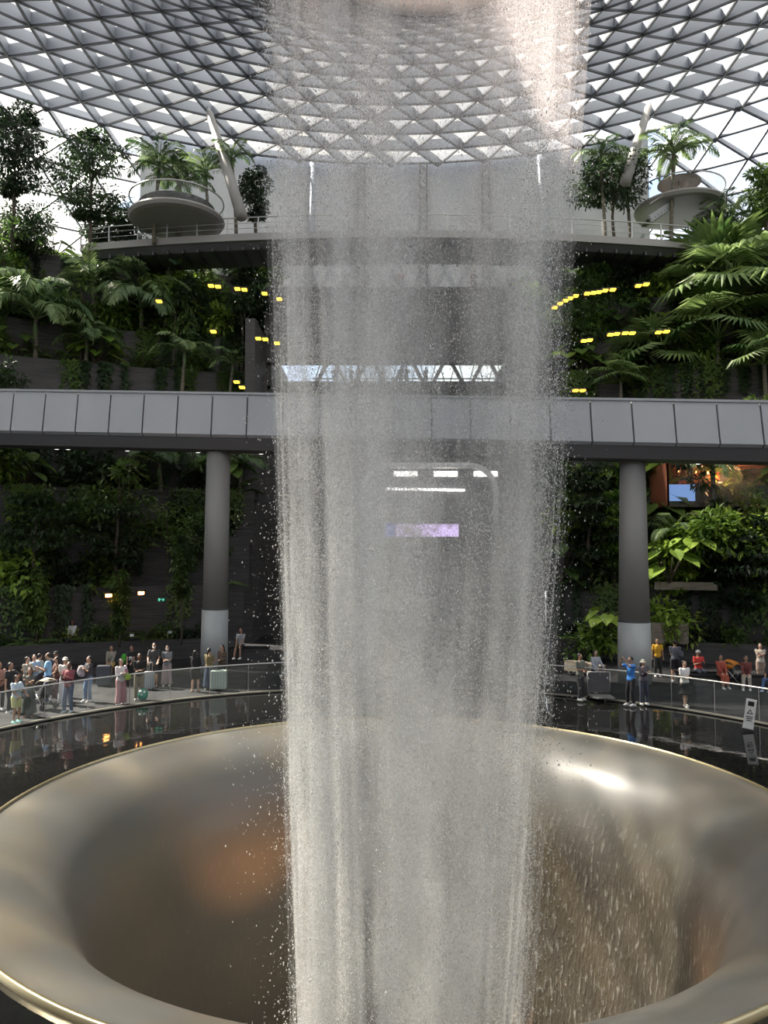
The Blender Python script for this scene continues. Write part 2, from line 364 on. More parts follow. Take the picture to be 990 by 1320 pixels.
# mast columns in front of the back wall
for px, lab in ((465, 'left'), (547, 'middle'), (630, 'right')):
    o = empty('facade_mast', wallpt(px, 23.5)); b = MB()
    for s_ in (-.28, .28): b.beam((s_, 0, 0), (s_, 0, 14.2), .12, .2, (0, 1, 0))
    b.build('mast_rail', M['darksteel'], o); b = MB()
    for k in range(10):
        b.beam((-.28, 0, 1.4 * k), (.28, 0, 1.4 * k + .7), .09, .09, (0, 1, 0)); b.beam((.28, 0, 1.4 * k + .7), (-.28, 0, 1.4 * k + 1.4), .09, .09, (0, 1, 0))
    b.build('mast_bracing', M['steel'], o)
    tag(o, f'{lab} of three thin dark lattice masts on the pale back wall behind the water', 'mast', 'lattice masts on the back wall')
for px, lab in ((395, 'far left end'), (712, 'far right end')):
    p = wallpt(px, 24); q = wallpt(px + (6 if px < 500 else -8), 37.3)
    b = MB(); b.tube([(0, 0, 0), q - p], .28, 12); o = b.build('facade_post', M['fin'], smooth=True, loc=p)
    tag(o, f'pale round post at the {lab} of the back wall behind the water edge', 'post')
b = MB()
for k in range(30):
    x0 = at(400, 362, 60).x + k * .62 * 1.0
    if k % 2: b.beam((x0, 58.6, 23.6), (x0 + .62, 58.6, 25.0), .09, .09)
    else: b.beam((x0, 58.6, 25.0), (x0 + .62, 58.6, 23.6), .09, .09)
struct(b.build('window_1', M['steel']))

# big slanted struts holding the roof
for (x0, y0, x1, y1, Y0, Y1, lab) in ((312, 280, 270, 146, 46, 49, 'left'), (806, 235, 836, 138, 48, 51, 'right')):
    p = at(x0, y0, Y0); q = at(x1, y1, Y1); d = q - p
    o = empty('roof_strut', p); b = MB(); b.tube([(0, 0, 0), d * .35, d], [.36, .33, .24], 20); b.build('tube', M['column'], o, True)
    b = MB(); b.tube([d * .97, d * 1.06], [.24, .08], 12); b.build('cone_head', M['steel'], o, True)
    tag(o, f'thick grey slanted strut rising to the roof above the {lab} garden', 'strut')

# ------------------------------------------------------------ terraces
NT = 10
def tier(k): return 31.5 + 1.5 * k, 24 + 1.5 * k, 1.0 + 2.7 * k      # a, b, top z
def tpt(k, phi, dr=0.0, z=0.0):
    a, b_, zt = tier(k); return Vector((AX + (a + dr) * math.sin(phi), AY + (b_ + dr) * math.cos(phi), zt + z))
for side, nm in ((-1, 'wall_left'), (1, 'wall_right')):
    root = None
    for k in range(NT):
        a_, b_, zt = tier(k); ph0 = math.asin(8.3 / a_); ph1 = R(80)
        mbx = MB(); n = 46; z0 = 0 if k == 0 else tier(k - 1)[2] - .4
        rows = []
        for i in range(n + 1):
            ph = side * (ph0 + (ph1 - ph0) * i / n)
            f = tpt(k, ph); g_ = tpt(k, ph, .3); h_ = tpt(k, ph, .3, -.25); l_ = tpt(k, ph, 2.6, -.25)
            rows.append([(f.x, f.y, z0), (f.x, f.y, f.z), tuple(g_), tuple(h_), tuple(l_)])
        w = 5
        vs = [p for r in rows for p in r]
        for j, mi in ((0, 0), (1, 0), (2, 0), (3, 1)):
            mbx.add([], [], 0)
        fs = []; ms = []
        for i in range(n):
            for j in range(4):
                q = (i * w + j, (i + 1) * w + j, (i + 1) * w + j + 1, i * w + j + 1); fs.append(q); ms.append(1 if j == 3 else 0)
        mbx.v = vs; mbx.f = fs; mbx.m = ms; mbx.n = len(vs)
        # closed end towards the centre
        e0 = rows[0]; bx_ = len(vs); mbx.add([e0[0], e0[1], e0[4], (e0[4][0], e0[4][1], z0)], [(0, 1, 2, 3)], 0)
        o = mbx.build('ledge' if root else nm, [M['stone'], M['soil']], root)
        if root is None: root = struct(o); 
# a ring of dark planted wall behind the camera side and beyond the frame keeps the hall closed
b = MB(); b.lathe([(46, 0), (46, 24), (52, 24)], (AX, AY, 0), 40, R(100), R(260)); struct(b.build('wall_rear', M['stone']))
# sunlit stone parapets seen in the right garden
def parapet(px0, py0, px1, py1, Y0, Y1, h, lab, mat='sandstone', nm='stone_parapet', dep=.5):
    p = at(px0, py0, Y0); q = at(px1, py1, Y1); b = MB(); mid = (p + q) / 2
    n = 8
    for i in range(n):
        u0, u1 = i / n, (i + 1) / n
        f = lambda u: (p + (q - p) * u) + Vector((0, .5 * math.sin(PI * u), 0)) - mid
        b.beam(f(u0) - Vector((0, 0, h / 2)), f(u1 + .01) - Vector((0, 0, h / 2)), dep, h)
    o = b.build(nm, M[mat], loc=mid); tag(o, lab, 'parapet'); return o
#parapet(742, 372, 780, 352, 44, 46, 1.4, 'sunlit curved stone parapet beside the right edge of the water, below the sky bridge')
parapet(846, 803, 884, 804, 37.6, 37.6, 1.0, 'stone planter wall just right of the right column, above the seated crowd')
parapet(848, 750, 924, 751, 38.6, 38.3, .4, 'pale stone ledge one step higher, right of the right column')
#parapet(745, 762, 778, 768, 39.2, 39.3, .8, 'low stone ledge left of the right column')
parapet(735, 852, 775, 858, 34, 34, .45, 'stone bench between water and right column', nm='stone_bench', dep=.6)

# ------------------------------------------------------------ centre bay behind the water
b = MB(); b.box((AX, 50.6, 20.9), (17.4, .8, 5.2)); b.box((AX, 56.8, 23.2), (17.4, 11.8, .6)); struct(b.build('wall_center', M['stone']))
b = MB(); b.box((AX, 56.5, 15.6), (17.4, 12.5, .9)); b.box((AX, 60.5, 17.4), (17.4, 6, 2.6)); struct(b.build('wall_balcony', M['stone']))
b = MB(); b.box((AX, 51, 7.6), (18.5, 1.0, 15.2)); struct(b.build('wall_inner', M['stone']))
for s_ in (-1, 1):
    b = MB(); b.box((AX + s_ * 8.9, 54, 10), (.6, 16, 20)); struct(b.build('wall_return', M['stone']))
# lattice window of the middle opening
b = MB(); Yw = 62.4
x0 = at(402, 480, Yw).x; x1 = at(702, 480, Yw).x; zt, zb = 22.0, 18.9; n = 6; dx = (x1 - x0) / n
for i in range(n):
    for s_ in (0, 1):
        xa = x0 + dx * (i + s_ * .5); xb = x0 + dx * (i + .5 + s_ * .5)
        b.beam((xa, Yw, zb if s_ == 0 else zt), (xb, Yw, zt if s_ == 0 else zb), .30, .3, (0, 1, 0))
struct(b.build('window_2', principled('window_steel', (.2, .19, .2), .5))); b = MB()
for i in range(n * 2):
    xa = x0 + dx * (i / 2 + .25)
    b.beam((xa - dx * .25, Yw + .3, zb), (xa, Yw + .3, zt), .08, .1, (0, 1, 0)); b.beam((xa, Yw + .3, zt), (xa + dx * .25, Yw + .3, zb), .08, .1, (0, 1, 0))
b.beam((x0, Yw + .3, 20.1), (x1, Yw + .3, 20.1), .1, .1)
struct(b.build('window_3', M['steel']))
b = MB(); b.box(((x0 + x1) / 2, Yw + .5, 20.6), (x1 - x0 + 2, .03, 4.2)); struct(b.build('window_4', M['glass']))

# round-cornered portal, light line and screen on the lower inner wall
Yp = 50.2
def PX(px, py, Y=Yp): return at(px, py, Y)
c0 = PX(467, 600); c1 = PX(640, 690); port = empty('portal_frame', ((c0.x + c1.x) / 2, Yp, c1.z)); tag(port, 'round cornered pale portal frame glimpsed behind the falling water', 'portal frame')
w_, h_ = (c1.x - c0.x) / 2, c0.z - c1.z; rr = 1.8; pts = [(-w_, 0, 0), (-w_, 0, h_ - rr)]
pts += [(-w_ + rr - rr * math.cos(a), 0, h_ - rr + rr * math.sin(a)) for a in [PI / 2 * i / 8 for i in range(1, 9)]]
pts += [(w_ - rr + rr * math.sin(a), 0, h_ - rr + rr * math.cos(a)) for a in [PI / 2 * i / 8 for i in range(0, 9)]] + [(w_, 0, 0)]
b = MB(); b.tube(pts, .2, 8); b.build('frame', M['white'], port, True)
b = MB(); b.box((0, .3, h_ / 2), (2 * w_ - .3, .2, h_)); b.build('recess_panel', principled('portal_panel', (.11, .11, .115), .6), port)
for i in range(3):
    b = MB(); b.box((-w_ * .35 + w_ * .6 * i, .15, h_ - .55), (1.6, .1, .35)); b.build('downlight', M['white_light'], port)
p = PX(497, 630); q = PX(599, 632); b = MB(); b.beam(p - (p + q) / 2, q - (p + q) / 2, .45, .14)
tag(b.build('linear_light', M['white_light'], loc=(p + q) / 2), 'thin white light line inside the portal behind the water', 'light')
p = PX(495, 693); q = PX(590, 675); sc = empty('display_screen', ((p.x + q.x) / 2, Yp - .6, p.z)); tag(sc, 'wide lilac lit display screen behind the waterfall under the portal', 'screen')
ws, hs = q.x - p.x, q.z - p.z
b = MB(); b.box((0, .08, hs / 2), (ws + .1, .16, hs + .1)); b.box((0, .5, hs / 2), (ws * .5, .9, .1)); b.build('casing', M['black'], sc)
ms = emit('screen_glow', (.55, .42, .75), .9); t = ms.node_tree; nz = N(t, 'ShaderNodeTexNoise', inp={'Scale': 1.4, 'Detail': 3.0}); tcx = N(t, 'ShaderNodeTexCoord'); L(t, tcx.outputs['Object'], nz.inputs[0])
rr_ = N(t, 'ShaderNodeValToRGB'); L(t, nz.outputs[0], rr_.inputs[0]); rr_.color_ramp.elements[0].position = .4; rr_.color_ramp.elements[0].color = (.25, .18, .3, 1); rr_.color_ramp.elements[1].position = .5; rr_.color_ramp.elements[1].color = (.55, .42, .75, 1)
L(t, rr_.outputs[0], [n_ for n_ in t.nodes if n_.type == 'EMISSION'][0].inputs[0])
b = MB(); b.box((ws * .08, -.02, hs / 2), (ws * .84, .03, hs * .9)); b.build('lit_panel', ms, sc)
b = MB(); b.box((-ws * .42, -.02, hs / 2), (ws * .13, .03, hs * .9)); b.build('side_panel', emit('screen_blue', (.08, .1, .5), .8), sc)

# ------------------------------------------------------------ main bridge with cladding panels
def bx_Y(x): return 32.73 - .165 * (x + 0.0)
def brY(x): return 34 - .165 * (x + 7.7)
def brT(x): return 5.5 + 6.80 - .05 * x
def brB(x): return 5.5 + (4.85 - .044 * x)
bridge = empty('bridge', (0, brY(0), brB(0))); O = Vector((0, brY(0), brB(0)))
tag(bridge, 'long grey panel-clad bridge crossing the hall on two round columns', 'bridge')
step = 1.665; dirv = Vector((1, -.165, 0)).normalized()
b = MB(); xs = [-21.5 + i * 3 for i in range(14)]
rows = []
for x in xs:   # closed deck body
    y = brY(x); t_, bt = brT(x), brB(x)
    rows.append([Vector(v) - O for v in ((x, y - .02, t_ - .1), (x, y + 3.6, t_ - .1), (x, y + 3.6, bt - .1), (x, y + 1.0, bt - .55), (x, y + .15, bt - .5), (x, y - .22, bt + .05), (x, y - .02, t_ - .1))])
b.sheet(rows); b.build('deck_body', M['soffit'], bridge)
x = -20.6; i = 0
seam_dx = step * dirv.x
x = at(55, 530, 35).x - seam_dx * 3
while x < 20:
    xa, xb = x + .035, x + seam_dx - .035; b = MB()
    P4 = []
    for xx in (xa, xb):
        P4 += [Vector((xx, brY(xx) - .07, brT(xx))) - O, Vector((xx, brY(xx) - .36, brB(xx) + .12)) - O, Vector((xx, brY(xx) - .22, brB(xx))) - O, Vector((xx, brY(xx) + .3, brB(xx))) - O,
               Vector((xx, brY(xx) + .3, brT(xx))) - O]
    b.add(P4, [(0, 1, 6, 5), (1, 2, 7, 6), (2, 3, 8, 7), (4, 0, 5, 9), (0, 4, 3, 2, 1), (5, 6, 7, 8, 9)])
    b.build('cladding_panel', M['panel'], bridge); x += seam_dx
b = MB()
for xx in xs[:-1]:
    b.beam(Vector((xx, brY(xx) - .08, brT(xx) + .05)) - O, Vector((xx + 3, brY(xx + 3) - .08, brT(xx + 3) + .05)) - O, .12, .1)
b.build('coping', M['panel'], bridge)
M["dl"] = emit("downlight_glow", (1, .95, .85), 2.0)
for xx in (-16.2, -15.6, -12.5, -8.9, -5.8, 10.9, 13.5):
    b = MB(); b.tube([Vector((xx, brY(xx) + 1.6, brB(xx) - .40)) - O, Vector((xx, brY(xx) + 1.6, brB(xx) - .47)) - O], .12, 10); b.build('downlight', emit('dl', (1, .95, .85), 2.0) if 'dl' not in M else M['dl'], bridge)
for (xb, yb, xt, yt, Yb, rb, rt, ysp, lab) in ((270, 866, 282, 572, 34.0, .60, .54, 785, 'left'), (827, 893, 815, 580, 31.2, .67, .52, 801, 'right')):
    base = ground(xb, 712 + FPX * 5.5 / Yb); base = Vector((at(xb, 840, Yb).x, Yb + .9, 0)); top = at(xt, yt, Yb + .9); top.z = brB(top.x) - .4
    o = empty('round_column', base); d = top - base; ksp = (at(xb, ysp, Yb + .9).z) / d.z
    b = MB(); b.tube([d * ksp, d], [rb * .96, rt], 36); b.build('shaft', M['column'], o, True)
    b = MB(); b.tube([(0, 0, 0), d * ksp], [rb * 1.04, rb], 36); b.build('base_cladding', M['column_base'], o, True)
    b = MB(); b.tube([d * (ksp - .002), d * (ksp + .002)], rb * 1.01, 36); b.build('joint_ring', M['seam'], o, True)
    tag(o, f'{lab} thick round grey column with paler lower cladding holding up the bridge', 'column')

# ------------------------------------------------------------ sky bridge near the roof
def sbY(x): return 46.4 + 2.9 * (x - 1) ** 2 / 24 ** 2 
ZS = 25.7
sky = empty('sky_bridge', (0, 46.4, ZS)); O = Vector((0, 46.4, ZS)); tag(sky, 'slim curved walkway with steel railing high under the roof', 'bridge')
xs = [-20 + i for i in range(49)]
b = MB(); rows = []
for x in xs:
    y = sbY(x); rows.append([Vector(v) - O for v in ((x, y, ZS), (x, y + 4, ZS), (x, y + 4, ZS - .55), (x, y + .6, ZS - .75), (x, y, ZS - .35), (x, y, ZS))])
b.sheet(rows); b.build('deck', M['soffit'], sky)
b = MB(); rows = []
for x in xs: y = sbY(x); rows.append([Vector(v) - O for v in ((x, y - .05, ZS + .06), (x, y - .12, ZS - .42), (x, y + .03, ZS - .42), (x, y + .03, ZS + .06), (x, y - .05, ZS + .06))])
b.sheet(rows); b.build('edge_beam', M['column'], sky)
b = MB()
for x in xs[::1]: y = sbY(x); b.beam(Vector((x, y + .2, ZS - .8)) - O, Vector((x, y + 3.9, ZS - .62)) - O, .12, .25)
b.build('soffit_rib', M['darksteel'], sky); 
for hz, nm in ((1.1, 'top_rail'), (.75, 'wire'), (.4, 'wire')):
    b = MB(); b.tube([Vector((x, sbY(x), ZS + hz)) - O for x in xs], .045 if hz > 1 else .018, 6); b.build(nm, M['steel'], sky, True)
for x in xs[::2]:
    b = MB(); b.box(Vector((x, sbY(x), ZS + .55)) - O, (.07, .07, 1.1)); b.build('post', M['steel'], sky)

# lookout platforms at both ends of the sky bridge
def platform(px, py, Y, r, h, lab, canopy):
    c = at(px, py, Y); o = empty('lookout_platform', c); tag(o, lab, 'platform')
    b = MB(); b.lathe([(0.01, 0), (r, 0), (r + .04, -.12), (r * .97, -h * .5), (r * .86, -h * .6), (.01, -h * .6)], n=40); b.build('drum', M['column'], o)
    b = MB(); b.lathe([(r - .05, .05), (r - .05, 1.1)], n=40); b.build('glass_guard', M['glass'], o)
    b = MB(); b.lathe([(r - .09, 1.1), (r - .01, 1.1), (r - .01, 1.16), (r - .09, 1.16), (r - .09, 1.1)], n=40); b.build('handrail', M['steel'], o, True)
    if canopy:
        b = MB(); b.lathe([(0.01, 2.15), (r * .3, 2.0), (r * .48, 1.75), (r * .48, 1.68), (0.01, 1.9)], n=24); b.build('canopy', principled('canopy_cloth', (.10, .075, .06), .8), o)
        b = MB(); b.tube([(0, 0, 0), (0, 0, 2.1)], .05, 8); b.build('canopy_pole', M['steel'], o)
    else:
        b = MB(); b.lathe([(r - .6, 0), (r - .6, .7), (r - 1.0, .7)], n=40, ); b.build('planter', M['stone'], o)
platform(228, 282, 47.5, 3.0, .6, 'round grey lookout platform with palms beside the left end of the sky bridge', False)
platform(876, 268, 51.0, 3.0, .6, 'curved glass-guarded lookout platform with dark canopy above the right end of the sky bridge', True)
# stair from the sky bridge up to the right platform
st = empty('staircase', at(838, 282, 47.8)); tag(st, 'short white-sided stair climbing from sky bridge to right lookout platform', 'stairs')
d = at(868, 262, 49.5) - st.location
b = MB(); b.beam((0, 0, 0), d, .12, .45); b.build('stringer', M['panel'], st); b = MB()
for k in range(8): u = k / 7.5; b.box(d * u + Vector((0, .6, 0)), (.32, 1.2, .06))
b.build('tread', M['soffit'], st); b = MB(); b.beam((0, 0, 1.0), d + Vector((0, 0, 1.0)), .05, .05); b.build('handrail', M['steel'], st)

#==PART2==
# ------------------------------------------------------------ plant kit
def leaf_quad(mb, p, d, n, l, w):      # pointed folded leaf: 4 tris
    sd = d.cross(n).normalized() * (w / 2); m = p + d * l * .5 - n * w * .12; t_ = p + d * l - n * l * .12
    mb.add([p, m + sd + n * w * .15, t_, m - sd + n * w * .15, m], [(0, 1, 4), (1, 2, 4), (2, 3, 4), (3, 0, 4)])
def rdir(up=.0):
    v = Vector((rnd.gauss(0, 1), rnd.gauss(0, 1), rnd.gauss(0, 1) + up)); return v.normalized()
def blob_leaves(mb, c, r, n, l, w, flat=1.0):
    for _ in range(n):
        u = rdir(); rr = rnd.random() ** .4; p = Vector(c) + Vector((u.x * r * rr, u.y * r * rr, u.z * r * rr * flat))
        d = (u + rdir() * .8); d.z -= .25; d.normalize(); nn = (Vector((0, 0, 1)) + rdir() * .5).normalized()
        leaf_quad(mb, p, d, nn, l * rnd.uniform(.7, 1.3), w * rnd.uniform(.7, 1.3))
def frond_mesh(L_, nl, ll, lw, e0=60, droop=1.5, name='frond', mat='leafpalm', seed=0):
    r_ = random.Random(seed); mb = MB(); pts = []; p = Vector((0, 0, 0)); n = 14
    for i in range(n + 1):
        a = R(e0) - droop * (i / n) ** 1.3; pts.append(p.copy()); p = p + Vector((math.cos(a), 0, math.sin(a))) * L_ / n
    mb.tube(pts, [.035 * (1 - i / n * .8) * L_ / 3 + .004 for i in range(n + 1)], 4)
    for i in range(nl):
        u = .12 + .88 * i / nl; f = u * n; k = min(int(f), n - 1); q = pts[k].lerp(pts[k + 1], f - k); d0 = (pts[k + 1] - pts[k]).normalized()
        l = ll * (math.sin(PI * min(1, u * .9 + .12)) ** .6) * r_.uniform(.85, 1.1)
        for s_ in (-1, 1):
            d = (d0 * .8 + Vector((0, s_, 0)) * .75 + Vector((0, 0, r_.uniform(-.35, -.05)))).normalized()
            m = q + d * l * .55; e_ = m + (d + Vector((0, 0, -.9))).normalized() * l * .45; w = Vector((0, 0, 1)).cross(d).normalized() * lw / 2
            mb.add([q, m + w, m - w, e_], [(0, 1, 2), (1, 3, 2)])
    return mb.mesh(name, M[mat])
def fan_mesh(rad, pet, seed=0, mat='leaffan'):
    r_ = random.Random(seed); mb = MB(); a = R(50); tip = Vector((math.cos(a), 0, math.sin(a))) * pet
    mid = tip * .55 + Vector((0, 0, pet * .08)); mb.tube([(0, 0, 0), mid, tip], [.03, .022, .015], 4)
    out = Vector((.85, 0, .1)).normalized(); sdv = Vector((0, 1, 0)); n = 26
    for i in range(n):
        t_ = R(-140) + R(280) * i / (n - 1); d = (out * math.cos(t_) + sdv * math.sin(t_)); d.z += .12 * math.cos(t_); d.normalize()
        l = rad * r_.uniform(.88, 1.08); w = d.cross(Vector((0, 0, 1))).normalized() * rad * .058; m = tip + d * l * .62
        e_ = tip + d * l + Vector((0, 0, -.22 * l)); up = Vector((0, 0, .03 * rad))
        mb.add([tip, m + w, m + up, m - w, e_], [(0, 1, 2), (0, 2, 3), (1, 4, 2), (2, 4, 3)])
    return mb.mesh('fan_leaf', M[mat])
FR = {'areca': [frond_mesh(2.3, 24, .72, .085, 68, 2.1, seed=i) for i in range(2)],
      'royal': [frond_mesh(3.2, 27, 1.05, .125, 72, 2.5, seed=5 + i) for i in range(2)],
      'fern': [frond_mesh(1.2, 18, .26, .06, 60, 1.8, 'fern_frond', 'leaf', seed=9 + i) for i in range(2)]}
FAN = [fan_mesh(1.05, 1.1, i) for i in range(2)]
def trunk_mesh(h, r0, r1, bend=0.0, mat='palmbark', rings=True):
    mb = MB(); n = max(6, int(h / .35)); pts = []; rad = []
    for i in range(n + 1):
        u = i / n; pts.append((bend * math.sin(u * 1.6) * u, bend * .3 * u * u, h * u)); rad.append((r0 + (r1 - r0) * u ** .7) * (1 + (.06 if i % 2 and rings else 0)))
    mb.tube(pts, rad, 10); return mb.mesh('trunk', M[mat], True), Vector(pts[-1])
def surface_z(x, y):
    z = 0.0
    for k in range(NT):
        a, b_, zt = tier(k)
        if ((x - AX) / a) ** 2 + ((y - AY) / b_) ** 2 >= 1: z = zt - .25
    if abs(x - AX) < 8.3: z = 0 if y < 50.2 else 23.5
    return z
def settle(px, py, Y, hd):      # step back along the view until the ledge under the crown is within reach
    y = 36.5
    while y < 53:
        p = at(px, py, y)
        if surface_z(p.x, p.y) > p.z - hd and surface_z(p.x, p.y) < p.z - .6: return y
        y += .2
    return Y
def crown_palm(kind, px, py, Y, rpx, n, label, group=None, base=None, name=None, tilt=0):
    if py > 265 and base is None: Y = settle(px, py, Y, 3.9 if kind != 'fan' else 2.6)
    if py < 260 and base is None: base = 25.3
    c = at(px, py, Y); zb = surface_z(c.x, c.y) if base is None else base
    zb = min(zb, c.z - 1.0); h = c.z - zb; sc = rpx / FPX * Y / (1.5 if kind == 'areca' else 2.05 if kind == 'royal' else 1.15)
    root = empty(name or {'areca': 'areca_palm', 'royal': 'feather_palm', 'fan': 'fan_palm'}[kind], (c.x, c.y, zb))
    tag(root, label, 'palm', group)
    tm, top = trunk_mesh(h, .10 * sc ** .5 + .03, .07 * sc ** .5 + .02, rnd.uniform(-.4, .4) * min(1, h / 6)); link('trunk', tm, root)
    root.location.x -= top.x; root.location.y -= top.y
    for i in range(n):
        fm = (FAN if kind == 'fan' else FR[kind])[i % 2]; o = link('fan_leaf' if kind == 'fan' else 'frond', fm, root); o.location = top
        ring = i % 3; el = (-.95, -.35, .25)[ring] if kind != 'fan' else (-.75, -.1, .7)[ring]
        o.rotation_euler = (rnd.uniform(-.3, .3), -el * .55 + rnd.uniform(-.12, .12) if kind != 'fan' else -(-el) * -.8, 2 * PI * i / n * 1.0 + rnd.uniform(-.2, .2) + ring * .4)
        s_ = sc * rnd.uniform(.85, 1.1); o.scale = (s_, s_, s_)
    if kind != 'fan':
        b = MB(); b.tube([top - Vector((0, 0, .9 * sc)), top - Vector((0, 0, .4 * sc)), top + Vector((0, 0, .1))], [.075 * sc ** .5, .13 * sc ** .5, .05], 10); b.build('crown_shaft', M['leafpalm'], root, True)
    return root
def tree(px, py, Y, wpx, hpx, label, mat='leafdark', base=None, n=1500, layers=5, flat=.26, l=.27, name='layered_tree', cat='tree', group=None, tr=.12):
    if base is None: Y = settle(px, py, Y, hpx / FPX * 42 / 2 + 1.4)
    c = at(px, py, Y); w = wpx / FPX * Y / 2 * 1.25; h = hpx / FPX * Y / 2; zb = surface_z(c.x, c.y) if base is None else base
    zb = min(zb, c.z - h); root = empty(name, (c.x, c.y, zb)); tag(root, label, cat, group)
    tm = MB(); top = Vector((0, 0, c.z - zb + h * .8)); k = 8
    pts = [Vector((math.sin(i * 1.3) * .12 * i / k, math.cos(i * 1.7) * .1 * i / k, top.z * i / k)) for i in range(k + 1)]
    tm.tube(pts, [tr * (1 - .8 * i / k) + .02 for i in range(k + 1)], 8); fo = MB(); per = max(1, int(n * 2.1) // (layers * 4))
    for a in range(layers):
        z = c.z - zb - h + 2 * h * (a + .5) / layers; ww = w * math.sin(PI * (a + .8) / (layers + .8)) ** .6
        for q in range(4):
            an = rnd.uniform(0, 2 * PI); rr = ww * rnd.uniform(.35, .68); cc = Vector((math.cos(an) * rr, math.sin(an) * rr, z + rnd.uniform(-.2, .2) * h / layers))
            st_ = Vector((0, 0, z - h * .25)); tm.tube([st_, st_.lerp(cc, .5) + Vector((0, 0, .1)), cc], [tr * .35, tr * .25, .01], 5)
            blob_leaves(fo, cc, ww * rnd.uniform(.35, .6), per, l, l * .45, flat)
    tm.build('trunk', M['bark'], root, True); fo.build('foliage', M[mat], root); return root
# shared shrubs
def proto_mesh(kind, v):
    st_ = rnd.getstate(); rnd.seed(100 + v * 7 + len(kind)); mb = MB(); sm = MB()
    if kind == 'leafy_shrub':
        for q in range(5): cc = (rnd.uniform(-.5, .5), rnd.uniform(-.4, .4), rnd.uniform(.4, .9)); blob_leaves(mb, cc, .5, 110, .24, .12); sm.tube([(0, 0, 0), (cc[0] * .5, cc[1] * .5, cc[2] * .5), cc], [.04, .03, .01], 5)
    elif kind == 'trailing_creeper':
        for q in range(9):
            x = rnd.uniform(-.6, .6); ln = rnd.uniform(1.0, 2.4); y0 = rnd.uniform(-.25, .0)
            sm.tube([(x, .3, 0), (x, y0, .1), (x + rnd.uniform(-.1, .1), y0 - .1, -ln)], [.012, .012, .006], 4)
            for t_ in range(int(ln * 26)): leaf_quad(mb, Vector((x + rnd.gauss(0, .09), y0 - .08 + rnd.gauss(0, .06), .15 - ln * rnd.random())), (Vector((rnd.gauss(0, .6), -.5, -.6))).normalized(), Vector((0, -1, .4)).normalized(), .2, .11)
    elif kind == 'broadleaf_plant':
        for q in range(13):
            an = 2 * PI * q / 13 + rnd.uniform(-.2, .2); h = rnd.uniform(.5, 1.3); o = rnd.uniform(.3, .6); tip = Vector((math.cos(an) * o, math.sin(an) * o, h)); sm.tube([(0, 0, 0), tip * .6, tip], [.025, .02, .012], 4)
            d = Vector((math.cos(an), math.sin(an), -.25)).normalized(); sd = Vector((-math.sin(an), math.cos(an), 0)); L_ = rnd.uniform(.55, .85); rows = []
            for i in range(6):
                u = i / 5; wd = .30 * L_ * 1.3 * math.sin(PI * min(1, .12 + u * .88)) ; cpt = tip + d * L_ * u + Vector((0, 0, -.25 * u * u)); rows.append([cpt - sd * wd + Vector((0, 0, .07)), cpt, cpt + sd * wd + Vector((0, 0, .07))])
            mb.sheet(rows)
    elif kind == 'slender_tree':
        H_ = rnd.uniform(3.2, 4.2); sm.tube([(0, 0, 0), (.1, 0, H_ * .5), (0, .1, H_)], [.06, .05, .02], 6)
        for q in range(8): cc = (rnd.uniform(-.9, .9), rnd.uniform(-.6, .6), H_ * rnd.uniform(.5, 1.05)); blob_leaves(mb, cc, .55, 85, .26, .11, .6); sm.tube([(0, 0, cc[2] * .75), cc], [.03, .01], 4)
    rnd.setstate(st_); return mb, sm
PM = {}
for kind, mats in (('leafy_shrub', ('leaf', 'leafdark', 'leafbright')), ('trailing_creeper', ('leaf', 'leafdark')), ('broadleaf_plant', ('leafbright', 'leaf', 'leaf')), ('slender_tree', ('leafdark', 'leaf', 'leaf'))):
    for v, mt in enumerate(mats):
        mb, sm = proto_mesh(kind, v); PM.setdefault(kind, []).append((mb.mesh('foliage', M[mt]), sm.mesh('stem', M['bark'])))
ORD = ['first', 'second', 'third', 'fourth', 'fifth', 'sixth', 'seventh', 'eighth', 'ninth', 'tenth', 'eleventh', 'twelfth', 'thirteenth', 'fourteenth', 'fifteenth', 'sixteenth', 'seventeenth', 'eighteenth', 'nineteenth', 'twentieth', '21st', '22nd', '23rd', '24th', '25th', '26th', '27th', '28th', '29th', '30th'] + ['%d%s' % (i, {1: 'st', 2: 'nd', 3: 'rd'}.get(i % 10, 'th')) for i in range(31, 60)]
LOOK = {'leafy_shrub': ('leafy shrub', 'shrub'), 'trailing_creeper': ('trailing creeper', 'climbing plant'), 'broadleaf_plant': ('broad-leaved plant', 'plant'), 'slender_tree': ('slender young tree', 'tree'), 'fern_clump': ('fern clump', 'fern')}
CNT = {}
def fill(kind, v, k, side, pos, sc, rz):
    key = (kind, k, side); CNT[key] = CNT.get(key, -1) + 1; i = CNT[key]
    sd = 'left' if side < 0 else 'right'
    root = empty(kind, pos, rz); root.scale = (sc, sc, sc)
    lab = f"{LOOK[kind][0]} on the {ORD[k]} {sd} ledge, {ORD[i]} from the {sd} photo edge"
    tag(root, lab, LOOK[kind][1], f"{LOOK[kind][0]}s on the {ORD[k]} ledge of the {sd} garden")
    if kind == 'fern_clump':
        for q in range(8): o = link('frond', FR['fern'][q % 2], root); o.rotation_euler = (0, rnd.uniform(-.3, .3), 2 * PI * q / 8 + rnd.uniform(-.2, .2))
    else:
        f, s_ = PM[kind][v % len(PM[kind])]; link('foliage', f, root); link('stem', s_, root)
from bpy_extras.object_utils import world_to_camera_view
def topx(p):
    d = Vector(p) - EYE; w = d.dot(FW); return 495 + FPX * d.x / w, 660 - FPX * d.dot(UPV) / w
